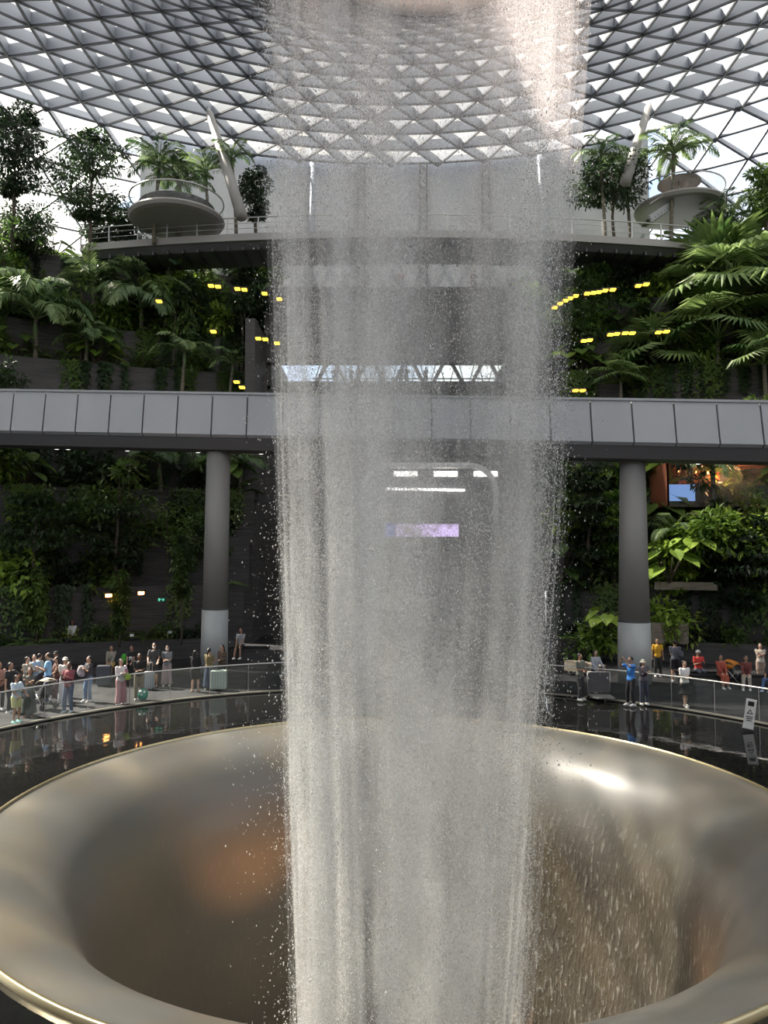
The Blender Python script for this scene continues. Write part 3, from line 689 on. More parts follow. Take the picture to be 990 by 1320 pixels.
for side in (-1, 1):
    for k in range(NT):
        a_, b_, zt = tier(k); ph = R(50); 
        while ph > math.asin(8.9 / a_):
            p = tpt(k, side * ph, .75, -.25); x, y = topx(p); stepm = rnd.uniform(.9, 1.35)
            if k == 0: stepm *= 1.0
            if -30 < x < 1020 and not (x > 425 and x < 670) and not (515 < y < 562):
                dens = .95 if side > 0 or k > 3 else .72
                if rnd.random() < dens:
                    r_ = rnd.random()
                    if side > 0: kind = 'broadleaf_plant' if r_ < .26 else 'leafy_shrub' if r_ < .58 else 'fern_clump' if r_ < .74 else 'slender_tree' if r_ < .86 else 'trailing_creeper'
                    else: kind = 'leafy_shrub' if r_ < .40 else 'fern_clump' if r_ < .60 else 'trailing_creeper' if r_ < .78 else 'slender_tree' if r_ < .92 else 'broadleaf_plant'
                    if k == 0: kind = 'leafy_shrub' if r_ < .6 else 'fern_clump'
                    if k == 9 and kind == 'slender_tree': kind = 'leafy_shrub'
                    if kind == 'trailing_creeper':
                        p = tpt(k, side * ph, .1, .02); fill(kind, rnd.randrange(2), k, side, p, rnd.uniform(.9, 1.15), -side * ph * 0.9)
                    else: fill(kind, rnd.randrange(3), k, side, p, rnd.uniform(1.3, 2.2) * (.5 if k == 0 else 1) * (.75 if kind == 'slender_tree' else 1), rnd.uniform(0, 6.28) if kind != 'x' else 0)
            if -30 < x < 1020 and not (x > 425 and x < 670) and not (515 < y < 562) and k > 0 and rnd.random() < (.55 if side > 0 else .38):
                p = tpt(k, side * (ph + .01), .12, .02); fill('trailing_creeper', rnd.randrange(2), k, side, p, rnd.uniform(1.0, 1.35), -side * ph * .9)
            ph -= stepm / a_
# hero palms and trees, measured off the photograph (px, py of the crown centre, distance, crown radius in px)
HP = [('royal', 46, 412, 38.5, 68, 14, 'big feather palm on a pale trunk just above the bridge, nearest the left photo edge'),
      ('royal', 182, 398, 40.5, 62, 13, 'feather palm with drooping fronds above the bridge, right of the pale-trunked palm'),
      ('areca', 112, 440, 40.0, 36, 11, 'small palm low above the bridge between the two big left feather palms'),
      ('areca', 238, 455, 40.0, 34, 11, 'low dark palm just above the bridge, left of the yellow window lights'),
      ('areca', 300, 470, 41.0, 28, 10, 'tiny palm above the bridge nearest the left edge of the water'),
      ('areca', 120, 360, 43.0, 42, 11, 'dark palm above and between the big left feather palms'),
      ('areca', 218, 345, 44.5, 40, 11, 'palm growing just below the left lookout platform'),
      ('areca', 205, 215, 47.5, 38, 12, 'tallest palm on the left lookout platform, first from the left'),
      ('areca', 232, 240, 48.5, 36, 12, 'middle palm of the cluster on the left lookout platform'),
      ('areca', 265, 222, 49.5, 32, 11, 'right palm of the cluster on the left lookout platform'),
      ('areca', 299, 205, 47.8, 26, 11, 'small palm beside the foot of the left roof strut'),
      ('areca', 868, 200, 49.0, 44, 12, 'tall palm in front of the right lookout platform canopy'),
      ('areca', 774, 205, 49.0, 30, 11, 'palm beside the right roof strut above the sky bridge'),
      ('areca', 806, 212, 50.5, 26, 10, 'dark palm half hidden behind the right roof strut'),
      ('areca', 940, 285, 43.5, 40, 13, 'palm with upright fronds in front of the right end of the sky bridge'),
      ('areca', 917, 295, 44.5, 30, 11, 'smaller palm left of the upright-fronded palm at right'),
      ('fan', 940, 385, 38.0, 66, 18, 'largest fan palm above the bridge at the right photo edge'),
      ('fan', 925, 436, 37.0, 52, 12, 'lower tier fan palm with yellow-green leaves above the bridge at right'),
      ('fan', 842, 470, 38.5, 42, 14, 'fan palm low above the bridge, straight over the right column'),
      ('fan', 800, 492, 38.0, 26, 11, 'small fan palm at bridge height left of the one over the column'),
      ('royal', 918, 606, 38.5, 34, 8, 'feather palm in front of the warm lit restaurant window'),
      ('areca', 205, 598, 39.5, 48, 11, 'shaded palm under the bridge left of the left column'),
      ('areca', 312, 600, 40.0, 30, 10, 'shaded palm under the bridge right of the left column'),
      ('areca', 868, 690, 37.5, 36, 10, 'low bright palm between right column and the big leaves'),
      ('fan', 985, 470, 37.0, 34, 10, 'fan palm cut by the right photo edge just above the bridge')]
for kd, px, py, Y, rp_, n, lab in HP: crown_palm(kd, px, py, Y, rp_, n, lab)
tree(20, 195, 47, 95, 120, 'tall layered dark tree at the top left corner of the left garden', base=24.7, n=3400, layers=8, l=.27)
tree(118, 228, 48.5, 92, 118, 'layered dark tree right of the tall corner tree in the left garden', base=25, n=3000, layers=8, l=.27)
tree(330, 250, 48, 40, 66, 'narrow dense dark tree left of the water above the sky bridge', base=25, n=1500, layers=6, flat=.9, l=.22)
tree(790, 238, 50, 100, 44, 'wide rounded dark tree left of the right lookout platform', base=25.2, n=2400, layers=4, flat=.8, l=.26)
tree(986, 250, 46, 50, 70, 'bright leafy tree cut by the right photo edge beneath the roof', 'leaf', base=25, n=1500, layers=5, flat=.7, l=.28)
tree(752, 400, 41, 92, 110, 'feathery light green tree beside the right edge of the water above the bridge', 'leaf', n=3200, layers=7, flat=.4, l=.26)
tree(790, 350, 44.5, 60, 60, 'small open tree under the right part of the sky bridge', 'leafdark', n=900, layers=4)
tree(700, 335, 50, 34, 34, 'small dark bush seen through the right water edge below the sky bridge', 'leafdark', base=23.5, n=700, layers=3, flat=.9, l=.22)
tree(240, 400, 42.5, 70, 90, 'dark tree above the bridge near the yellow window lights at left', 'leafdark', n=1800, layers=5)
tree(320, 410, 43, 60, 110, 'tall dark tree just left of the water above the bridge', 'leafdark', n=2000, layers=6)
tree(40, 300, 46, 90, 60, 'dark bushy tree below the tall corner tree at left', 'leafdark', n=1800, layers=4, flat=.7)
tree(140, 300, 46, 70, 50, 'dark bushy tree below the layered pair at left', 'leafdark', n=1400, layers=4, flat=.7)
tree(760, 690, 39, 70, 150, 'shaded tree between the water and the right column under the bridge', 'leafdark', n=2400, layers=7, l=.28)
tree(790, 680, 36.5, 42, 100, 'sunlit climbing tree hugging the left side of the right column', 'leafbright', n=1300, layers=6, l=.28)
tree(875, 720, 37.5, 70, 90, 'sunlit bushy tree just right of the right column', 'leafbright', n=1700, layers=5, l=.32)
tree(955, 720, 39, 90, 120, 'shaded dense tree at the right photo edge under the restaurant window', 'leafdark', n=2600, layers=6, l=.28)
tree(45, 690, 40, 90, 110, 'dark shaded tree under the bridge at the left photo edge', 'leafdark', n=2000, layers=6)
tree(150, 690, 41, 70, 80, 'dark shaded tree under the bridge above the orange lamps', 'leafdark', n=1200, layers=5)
for px, py, Y, lab in ((48, 775, 37.6, 'hanging green creeper column left of the orange lamps on the dark left wall'), (155, 775, 37.6, 'longest hanging creeper between the two orange lamps on the left wall'), (235, 730, 38.5, 'faint hanging creeper just left of the left column')):
    tree(px, py, Y, 26, 78, lab, 'leaf', n=900, layers=9, flat=1.2, l=.22, name='hanging_creeper', cat='climbing plant', base=.8, tr=.04)
def hero(kind, v, px, py, Y, sc, label):
    Y = settle(px, py, Y, .9 * sc) if Y is None or kind == 'broadleaf_plant' else Y
    p = at(px, py, Y); zb = surface_z(p.x, p.y); root = empty(kind, (p.x, p.y, max(zb, p.z - 1.2 * sc)), rnd.uniform(0, 6)); root.scale = (sc, sc, sc); tag(root, label, LOOK[kind][1])
    f, s_ = PM[kind][v]; link('foliage', f, root); link('stem', s_, root)
for kd, v, px, py, sc, lab in (('broadleaf_plant', 0, 862, 706, 1.5, 'sunlit broad-leaved plant right beside the right column'), ('broadleaf_plant', 0, 893, 690, 1.4, 'sunlit broad-leaved plant below the restaurant bay'), ('broadleaf_plant', 0, 850, 735, 1.2, 'low broad-leaved plant touching the right column outline'),
      ('leafy_shrub', 2, 868, 775, 1.7, 'bright shrub between the two stone ledges right of the column'), ('leafy_shrub', 2, 905, 660, 1.8, 'bright shrub under the left part of the restaurant bay'), ('leafy_shrub', 2, 935, 662, 1.8, 'bright shrub under the middle of the restaurant bay'),
      ('leafy_shrub', 2, 970, 664, 1.8, 'bright shrub under the right part of the restaurant bay'), ('leafy_shrub', 2, 860, 835, 1.2, 'bright shrub behind the person in yellow'), ('leafy_shrub', 2, 760, 800, 1.7, 'bright shrub low between water and right column'),
      ('broadleaf_plant', 0, 785, 785, 1.3, 'sunlit broad-leaved plant left of the right column foot')):
    hero(kd, v, px, py, 38.4, sc, lab)
# low clipped hedge on the first left ledge
hd = empty('clipped_hedge', at(48, 818, 38.6)); tag(hd, 'low bright green hedge along the first left ledge above the crowd', 'hedge'); b = MB()
for i in range(20): blob_leaves(b, (-1.9 + 3.9 * i / 20, .05 * math.sin(i), .1), .26, 60, .16, .09)
b.build('foliage', M['leafbright'], hd)

# ------------------------------------------------------------ small lights seen through the planting
def fixture(px, py, Y, mat, lab, w=.5, h=.13, grp=None, name='ceiling_lamp'):
    c = at(px, py, Y); o = empty(name, c); tag(o, lab, 'lamp', grp)
    b = MB(); b.box((0, 0, .02), (w, .3, h)); b.build('diffuser', mat, o); b = MB(); b.box((0, .08, h / 2 + .06), (w + .1, .4, .08)); b.build('housing', M['black'], o)
YL = [(272, 369), (281, 370), (306, 373), (315, 374), (341, 379), (360, 386), (333, 437), (342, 438), (357, 443), (275, 428), (305, 493), (312, 500), (205, 389)]
YR = [(715, 397), (722, 392), (729, 388), (735, 385), (742, 382), (757, 379), (765, 378), (772, 377), (780, 375), (790, 374), (823, 369), (833, 367), (753, 440), (760, 439), (787, 432), (795, 431), (806, 430), (815, 430), (849, 429), (859, 428), (742, 504), (751, 504)]
for side, lst in (('left', YL), ('right', YR)):
    lst = sorted(lst)
    for i, (px, py) in enumerate(lst):
        fixture(px, py, 39.6 if py > 420 else 40.6, M['light'], f'small yellow lamp among the {side} trees above the bridge, {ORD[i]} counting from the left', .27, .09, f'yellow lamps among the {side} trees')
for px, py, lab in ((140, 768, 'left of the pair of orange lamps on the dark left wall'), (182, 765, 'right of the pair of orange lamps on the dark left wall')):
    fixture(px, py, 37.0, M['lamp_orange'], lab, .2, .16, None, 'wall_lamp')
ex = empty('exit_sign', at(208, 773, 37.6)); tag(ex, 'small green lit exit sign right of the orange lamps', 'sign'); b = MB(); b.box((0, 0, 0), (.42, .06, .2)); b.build('casing', principled('exit_green', (.02, .12, .08), .5), ex)
b = MB(); b.box((-.1, -.04, 0), (.06, .02, .13)); b.box((-.04, -.04, .03), (.09, .02, .03), .3); b.box((.1, -.04, 0), (.12, .02, .03)); b.box((.1, -.04, 0), (.03, .02, .12)); b.build('pictogram', M['exit'], ex)

# restaurant behind glass at right, built as a recessed room
c0 = at(884, 598, 40.3); c1 = at(1000, 652, 40.3); rs = empty('restaurant_bay', ((c0.x + c1.x) / 2, 40.3, c1.z)); tag(rs, 'warm red lit restaurant bay behind glass at the right under the bridge', 'restaurant')
w_, h_ = c1.x - c0.x + 2, c0.z - c1.z; warm = principled('warm_wall', (.30, .10, .05), .7); b = MB()
b.box((0, 2.6, h_ / 2), (w_, .1, h_)); b.box((0, 1.3, h_), (w_, 2.7, .12)); b.box((-w_ / 2, 1.3, h_ / 2), (.12, 2.7, h_)); b.build('room_wall', warm, rs)
b = MB(); b.box((0, 1.3, 0), (w_, 2.7, .12)); b.build('room_floor', M['bark'], rs)
b = MB(); b.box((-w_ / 2 + .9, .6, .75), (1.6, .08, .9)); b.build('blue_display', emit('bluescreen', (.25, .4, .8), .4), rs)
for i, (x, z) in enumerate(((-1.2, h_ - .25), (-.5, h_ - .3), (.8, h_ - .25), (.3, 1.2), (.9, 1.15), (1.4, .9), (1.7, .9), (2.0, .9), (-.3, .7), (-2.2, h_ - .2))):
    b = MB(); b.ball((x, 1.6, z), .07, 8, 6); b.build('bulb', M['lamp_orange'], rs)
for x in (-w_ / 2, -.9, w_ / 2 - 1): b = MB(); b.box((x, 0, h_ / 2), (.1, .1, h_)); b.build('mullion', M['darksteel'], rs)
b = MB(); b.box((0, .02, h_ / 2), (w_, .02, h_)); b.build('glass_front', M['glass'], rs)
b = MB(); b.box((0, 0, h_ + .15), (w_ + 4, .3, .2)); b.build('fascia', principled('fascia', (.3, .3, .3), .5), rs)
ld = bpy.data.lights.new('restaurant_lamp', 'POINT'); ld.energy = 130; ld.color = (1, .5, .25); ld.shadow_soft_size = .2
lo = bpy.data.objects.new('restaurant_lamp', ld); C.objects.link(lo); lo.parent = rs; lo.location = (0, 1.3, h_ * .7)

# ------------------------------------------------------------ falling water
def rad_at(z): return np.interp(z, [-12, -4.8, .5, 5.7, 12.6, 17.8, 20.4], [2.25, 2.45, 2.75, 3.05, 3.32, 3.62, 3.72])
def cx_at(z): return np.interp(z, [-12, -4.8, .5, 5.7, 12.6, 17.8, 20.4], [.45, .50, .62, .80, .88, .92, .95])
wf = empty('waterfall', (0, AY, 0)); tag(wf, 'tall round waterfall dropping from the roof opening into the funnel bowl', 'waterfall', kind='stuff')
def water_mat(seed, dens):
    m = bpy.data.materials.new('falling_water'); m.use_nodes = True; t = m.node_tree; t.nodes.clear()
    tc = N(t, 'ShaderNodeTexCoord'); sp = N(t, 'ShaderNodeSeparateXYZ'); L(t, tc.outputs['Object'], sp.inputs[0])
    a2 = N(t, 'ShaderNodeMath', operation='ARCTAN2'); L(t, sp.outputs['X'], a2.inputs[0]); L(t, sp.outputs['Y'], a2.inputs[1])
    sn = N(t, 'ShaderNodeMath', operation='SINE'); cs = N(t, 'ShaderNodeMath', operation='COSINE'); L(t, a2.outputs[0], sn.inputs[0]); L(t, a2.outputs[0], cs.inputs[0])
    cb = N(t, 'ShaderNodeCombineXYZ'); L(t, sn.outputs[0], cb.inputs[0]); L(t, cs.outputs[0], cb.inputs[1]); L(t, sp.outputs['Z'], cb.inputs[2])
    def nz(sx, sz, det, off, rough=.55):
        mp = N(t, 'ShaderNodeMapping'); mp.inputs['Scale'].default_value = (sx, sx, sz); mp.inputs['Location'].default_value = (off, off * 1.7, off * .3); L(t, cb.outputs[0], mp.inputs[0])
        n = N(t, 'ShaderNodeTexNoise', inp={'Scale': 1.0, 'Detail': float(det), 'Roughness': rough}); L(t, mp.outputs[0], n.inputs['Vector']); return n.outputs[0]
    st_ = nz(3.0, .05, 3, 4.1 + seed * .05); fl = nz(2.6, .42, 4, seed * 5.3 + 2); gr_ = nz(75, 18, 2, seed * 1.7, .7)
    def rng_(x, a, b, c, d):
        r = N(t, 'ShaderNodeMapRange', inp={'From Min': a, 'From Max': b, 'To Min': c, 'To Max': d}); L(t, x, r.inputs['Value']); return r.outputs[0]
    def mul(x, y):
        n = N(t, 'ShaderNodeMath', operation='MULTIPLY'); L(t, x, n.inputs[0]); L(t, y, n.inputs[1]) if not isinstance(y, float) else n.inputs.__getitem__(1).__setattr__('default_value', y); return n.outputs[0]
    al = mul(mul(mul(rng_(st_, .42, .60, .05, 2.0), rng_(fl, .36, .64, .30, 1.25)), rng_(gr_, .42, .60, .35, 1.35)), dens)
    down = rng_(sp.outputs['Z'], 14.0, -4.0, .62, 1.6); al = mul(al, down)
    df = N(t, 'ShaderNodeBsdfDiffuse'); df.inputs[0].default_value = (.95, .95, .93, 1); tl = N(t, 'ShaderNodeBsdfTranslucent'); tl.inputs[0].default_value = (.95, .95, .93, 1)
    mx_ = N(t, 'ShaderNodeMixShader'); mx_.inputs[0].default_value = .5; L(t, df.outputs[0], mx_.inputs[1]); L(t, tl.outputs[0], mx_.inputs[2])
    tr = N(t, 'ShaderNodeBsdfTransparent'); fx = N(t, 'ShaderNodeMixShader'); L(t, al, fx.inputs[0]); L(t, tr.outputs[0], fx.inputs[1]); L(t, mx_.outputs[0], fx.inputs[2])
    o = N(t, 'ShaderNodeOutputMaterial'); L(t, fx.outputs[0], o.inputs[0]); return m
zs = np.linspace(20.3, -12, 60)
for s_, (fr, dn) in enumerate(((1.03, .05), (1.0, .13), (.96, .24), (.91, .27), (.84, .20), (.6, .08))):
    b = MB(); rows = []
    for z in zs:
        r0 = rad_at(z) * fr; rows.append([(cx_at(z) + r0 * (1 + .025 * math.sin(5 * a + z * .2 + s_) + .02 * math.sin(11 * a - s_ * 2 + z * .1)) * math.sin(a), r0 * (1 + .025 * math.sin(5 * a + z * .2 + s_)) * math.cos(a), z) for a in [2 * PI * i / 96 for i in range(97)]])
    b.sheet(rows); o = b.build('water_curtain', water_mat(s_ + 1, dn), wf, True); o['kind'] = 'stuff'
def droplets(n, sel, name, smin, smax):
    z = rng.uniform(-9, 19.8, n); a = rng.uniform(0, 2 * PI, n)
    # clumping in streams: accept by an angular + height pattern
    pat = .42 + .34 * np.sin(5 * a + .1 * z + 1) + .24 * np.sin(11 * a - .13 * z + 2.2) + .18 * np.sin(1.1 * z + 3 * a) 
    keep = rng.uniform(0, 1, n) < np.clip(pat, .12, 1); z = z[keep]; a = a[keep]; n = len(z)
    if sel == 'body': rr = rad_at(z) * (1 - np.abs(rng.normal(0, .11, n)) + rng.normal(0, .035, n))
    else: rr = rad_at(z) * (0.97 + np.abs(rng.standard_t(2.5, n)).clip(0, 5) * .075 * np.interp(z, [-9, 2, 8, 19], [1.6, 1.3, .8, .4]))
    x = cx_at(z) + rr * np.sin(a); y = rr * np.cos(a)
    s = smin + (smax - smin) * rng.uniform(0, 1, n) ** 3; sz = s * rng.uniform(1.0, 1.9, n)
    base = np.array([(1, 0, 0), (-.5, .87, 0), (-.5, -.87, 0), (0, 0, 1), (0, 0, -1)], float)
    rot = rng.uniform(0, 2 * PI, n); ca, sa = np.cos(rot), np.sin(rot)
    V = np.empty((n, 5, 3)); 
    for k in range(5):
        bx_, by_, bz_ = base[k]; V[:, k, 0] = x + s * (bx_ * ca - by_ * sa); V[:, k, 1] = y + s * (bx_ * sa + by_ * ca); V[:, k, 2] = z + sz * bz_
    F = np.array([(0, 1, 3), (1, 2, 3), (2, 0, 3), (1, 0, 4), (2, 1, 4), (0, 2, 4)]); idx = (F[None] + (np.arange(n) * 5)[:, None, None]).reshape(-1)
    me = bpy.data.meshes.new(name); me.vertices.add(n * 5); me.vertices.foreach_set('co', V.reshape(-1)); me.loops.add(len(idx)); me.loops.foreach_set('vertex_index', idx)
    me.polygons.add(len(idx) // 3); me.polygons.foreach_set('loop_start', np.arange(0, len(idx), 3)); me.polygons.foreach_set('loop_total', np.full(len(idx) // 3, 3)); me.update()
    me.materials.append(M['drop']); o = link(name, me, wf); o['kind'] = 'stuff'; return o
m = bpy.data.materials.new('water_drop'); m.use_nodes = True; t = m.node_tree; t.nodes.clear(); M['drop'] = m
df = N(t, 'ShaderNodeBsdfDiffuse'); df.inputs[0].default_value = (.95, .95, .93, 1); tl = N(t, 'ShaderNodeBsdfTranslucent'); tl.inputs[0].default_value = (.95, .95, .93, 1)
a_ = N(t, 'ShaderNodeMixShader'); a_.inputs[0].default_value = .5; L(t, df.outputs[0], a_.inputs[1]); L(t, tl.outputs[0], a_.inputs[2]); o_ = N(t, 'ShaderNodeOutputMaterial'); L(t, a_.outputs[0], o_.inputs[0])
droplets(620000, 'body', 'falling_droplets', .0045, .015)
droplets(70000, 'spray', 'spray_droplets', .006, .021)

#==PART3==
# ------------------------------------------------------------ people
CM = {}
def cloth(col, rough=.85):
    k = tuple(col)
    if k not in CM: CM[k] = principled('cloth', col, rough)
    return CM[k]
def plaid(c1, c2):
    m = principled('plaid_cloth', c1, .85); t = m.node_tree; tcx = N(t, 'ShaderNodeTexCoord'); ck = N(t, 'ShaderNodeTexChecker', inp={'Scale': 14.0}); L(t, tcx.outputs['Object'], ck.inputs[0])
    ck.inputs[1].default_value = (*c1, 1); ck.inputs[2].default_value = (*c2, 1); L(t, ck.outputs[0], t.nodes['Principled BSDF'].inputs['Base Color']); return m
SKIN = {'a': principled('skin_light', (.52, .33, .24), .55), 'b': principled('skin_tan', (.40, .24, .16), .55), 'c': principled('skin_brown', (.20, .11, .07), .55)}
HAIR = principled('hair_black', (.018, .015, .014), .5); HAIRG = principled('hair_grey', (.2, .19, .18), .6)
def ik(a, c, l1, l2, pole):
    d = c - a; L_ = min(d.length, (l1 + l2) * .999); d = d.normalized(); x = (l1 * l1 - l2 * l2 + L_ * L_) / (2 * L_); h = math.sqrt(max(0, l1 * l1 - x * x))
    p = (pole - d * pole.dot(d)).normalized(); return a + d * x + p * h, a + d * L_
def remesh(o, v):
    md = o.modifiers.new('fuse', 'REMESH'); md.mode = 'VOXEL'; md.voxel_size = v; md.use_smooth_shade = True
def person(label, pos, H=1.68, face=0, skin='a', top=(.5, .5, .5), bottom=(.05, .05, .06), sleeve='short', legs='trousers', hands='phone', sit=None, hair='short', hat=None, mask=False, shoes=(.7, .7, .7), lean=0, group=None, topmat=None, bottommat=None, detail=True, look=0, step=0.0):
    root = empty('person', pos, R(face)); s = H / 1.70; root.scale = (s, s, s); tag(root, label, 'person', group)
    dz = 0 if sit is None else sit / s + .07 - .90
    rotx = Matrix.Rotation(R(lean), 3, 'X')
    def U(p): p = Vector(p); q = rotx @ (p - Vector((0, 0, .92))) + Vector((0, 0, .92)); return q + Vector((0, 0, dz))
    HT = {'sides': ((.25, -.02, .82), (-.25, -.02, .82)), 'phone': ((.09, -.30, 1.24), (-.07, -.27, 1.20)), 'up': ((.10, -.36, 1.62), (-.10, -.36, 1.60)), 'folded': ((-.02, -.20, 1.10), (.02, -.20, 1.12)),
          'hug': ((-.08, -.26, 1.30), (.08, -.26, 1.26)), 'rail': ((.18, -.34, 1.02), (-.18, -.34, 1.02)), 'lap': ((.10, -.32, .98), (-.10, -.32, .98)), 'hip': ((.24, .02, .98), (-.10, -.30, 1.02)), 'one': ((.14, -.34, 1.40), (-.25, -.04, .84))}[hands]
    sh = [U((.165, 0, 1.395)), U((-.165, 0, 1.395))]
    arms = []
    for i in (0, 1):
        e_, w_ = ik(sh[i], U(HT[i]), .285, .25, Vector((.5 if i == 0 else -.5, .5, -1))); arms.append((sh[i], e_, w_))
    lg = []
    for i in (0, 1):
        sx = 1 if i == 0 else -1; hip = Vector((sx * .09, 0, .90 + dz))
        if sit is None: ft = Vector((sx * (.10 + .02), (-.06 - step if i else step), .08)); pole = Vector((0, -1, 0))
        else: ft = Vector((sx * .13, -.42 - .08 * i, .08)) ; pole = Vector((0, -1, .8))
        if sit is not None: hip.y += .02
        k_, f_ = ik(hip, ft, .42, .41, pole); lg.append((hip, k_, f_ if sit is not None else ft))
    b = MB()
    TR = [((0, 0, .84), (.14, .10)), ((0, 0, .92), (.165, .115)), ((0, 0, 1.06), (.128, .092)), ((0, -.005, 1.26), (.155, .108)), ((0, 0, 1.37), (.165, .092)), ((0, .005, 1.43), (.085, .06))]
    b.tube([U(p) for p, r in TR], [r for p, r in TR], 16)
    b.tube([U((0, .01, 1.38)), U((0, -.005, 1.54))], [.056, .052], 10)
    hc = U((0, -.012, 1.60)); lk = Matrix.Rotation(R(look), 3, 'Z')
    b.ball(hc, (.074, .092, .108), 14, 10); b.ball(hc + lk @ Vector((0, -.035, -.065)), (.052, .052, .045), 10, 6)
    b.ball(hc + lk @ Vector((0, -.094, -.012)), (.012, .016, .020), 8, 5)
    for sx in (-1, 1): b.ball(hc + lk @ Vector((sx * .075, .005, -.005)), (.010, .018, .028), 8, 5)
    for a0_, e_, w_ in arms:
        b.tube([a0_, a0_.lerp(e_, .5), e_, e_.lerp(w_, .35), w_], [.050, .045, .037, .036, .024], 10); b.ball(a0_, .052, 10, 8); b.ball(e_, .038, 8, 6)
        d = (w_ - e_).normalized(); sd = d.cross(Vector((0, 0, 1))); sd = sd.normalized() if sd.length > .05 else Vector((1, 0, 0)); pn = sd.cross(d).normalized()
        b.tube([w_ - d * .01, w_ + d * .04, w_ + d * .085], [(.026, .019), (.039, .017), (.037, .014)] if abs(d.x) < .9 else [.024, .028, .026], 8)
        for j in range(4):
            r0 = w_ + d * .075 + sd * (-.030 + .020 * j); fl = (.060, .072, .068, .052)[j]; b.tube([r0, r0 + d * fl * .5, r0 + d * fl * .8 - pn * .018, r0 + d * fl * .9 - pn * .034], [.0095, .009, .0085, .007], 6)
        th = w_ + d * .02 - sd * .025; b.tube([th, th + d * .03 - sd * .030, th + d * .062 - sd * .034], [.012, .011, .008], 6)
    for h_, k_, f_ in lg:
        b.tube([h_, h_.lerp(k_, .5), k_, k_.lerp(f_, .35), f_], [.088, .074, .055, .054, .034], 12); b.ball(h_, .09, 10, 8); b.ball(k_, .056, 8, 6)
        b.tube([f_ + Vector((0, .06, -.045)), f_ + Vector((0, -.02, -.035)), f_ + Vector((0, -.15, -.055))], [.032, .038, .022], 10)
    body = b.build('body', SKIN[skin], root, True); remesh(body, .0105)
    tm = topmat or cloth(top); bm_ = bottommat or cloth(bottom)
    b = MB(); b.tube([U((p[0], p[1], max(p[2], .86))) for p, r in TR], [(r[0] + .018, r[1] + .018) for p, r in TR], 18)
    for a0_, e_, w_ in arms:
        if sleeve == 'long': b.tube([a0_, e_, w_.lerp(e_, .08)], [.066, .053, .040], 10); b.ball(e_, .053, 8, 6)
        elif sleeve == 'short': b.tube([a0_, a0_.lerp(e_, .75)], [.066, .060], 10)
        b.ball(a0_, .066, 10, 8)
    remesh(b.build('shirt', tm, root, True), .018)
    b = MB(); hp = Vector((0, 0, .90 + dz)); b.ball(hp + Vector((0, .01, .02)), (.172, .132, .10), 14, 8)
    if legs in ('trousers', 'wide', 'shorts'):
        wd = {'trousers': (.102, .078, .060), 'wide': (.11, .105, .125), 'shorts': (.105, .095, .09)}[legs]
        for h_, k_, f_ in lg:
            if legs == 'shorts': b.tube([h_, k_.lerp(h_, .12)], [.108, .096], 12)
            else: b.tube([h_, k_, f_ + Vector((0, 0, .0))], wd, 12); b.ball(k_, wd[1], 8, 6)
            b.ball(h_, .106, 10, 8)
        remesh(b.build('trousers' if legs != 'shorts' else 'shorts', bm_, root, True), .018)
    else:
        ln = .48 if legs == 'skirt' else .14
        if sit is None: b.tube([(0, 0, .98), (0, 0, .86), (0, -.01, .6), (0, -.02, ln), (0, -.02, ln - .015)], [(.15, .11), (.18, .14), (.22, .19), (.27, .24), (.20, .18)], 20)
        else: b.tube([hp, (lg[0][1] + lg[1][1]) / 2, (lg[0][1] + lg[1][1]) / 2 + Vector((0, -.02, -.30))], [(.17, .13), (.18, .12), (.19, .14)], 16)
        remesh(b.build('skirt', bm_, root, True), .02)
    for h_, k_, f_ in lg:
        b = MB(); b.tube([f_ + Vector((0, .075, -.055)), f_ + Vector((0, .03, -.035)), f_ + Vector((0, -.09, -.045)), f_ + Vector((0, -.165, -.058))], [(.040, .030), (.044, .046), (.044, .034), (.03, .020)], 10); b.box(f_ + Vector((0, -.045, -.072)), (.085, .25, .02)); b.build('shoe', cloth(shoes), root, True)
    hm = HAIRG if hair == 'grey' else HAIR
    if hair != 'none':
        b = MB(); b.ball(hc + lk @ Vector((0, .026, .026)), (.086, .093, .100), 14, 10)
        if hair == 'long': b.tube([hc + lk @ Vector((0, .05, .04)), hc + lk @ Vector((0, .075, -.10)), hc + lk @ Vector((0, .10, -.30))], [(.085, .05), (.095, .045), (.07, .025)], 12)
        if hair == 'bun': b.ball(hc + lk @ Vector((0, .11, .05)), .045, 10, 8)
        if hair == 'tail': b.tube([hc + lk @ Vector((0, .10, .04)), hc + lk @ Vector((0, .15, -.06)), hc + lk @ Vector((0, .12, -.24))], [.03, .035, .012], 8)
        remesh(b.build('hair', hm, root, True), .011)
    if hat:
        b = MB(); b.lathe([(.001, .125), (.055, .118), (.088, .08), (.095, .03), (.098, .03), ((.145 if hat[1] == 'brim' else .1), .015), ((.145 if hat[1] == 'brim' else .1), .010), (.09, .02)], hc + Vector((0, .005, .0)), 20)
        if hat[1] == 'cap': b.box(hc + lk @ Vector((0, -.13, .04)), (.13, .11, .012))
        b.build('hat', cloth(hat[0]), root, True)
    if detail:
        for sx in (-1, 1): b = MB(); b.ball(hc + lk @ Vector((sx * .03, -.083, .012)), (.013, .007, .007), 8, 5); b.build('eye', HAIR, body)
        if mask: b = MB(); b.ball(hc + lk @ Vector((0, -.052, -.048)), (.060, .060, .046), 12, 8); b.build('face_mask', M['white'], body, True)
        else: b = MB(); b.ball(hc + lk @ Vector((0, -.084, -.060)), (.022, .008, .007), 8, 5); b.build('mouth', principled('lips', (.3, .1, .09), .5) if 'lips' not in M else M['lips'], body)
    root['hx'] = 0; del root['hx']
    return root, U
M['lips'] = principled('lips', (.30, .10, .09), .5)
def G(px, py, z=0.0): g_ = ground(px, py, z); return g_
BAGM = {}
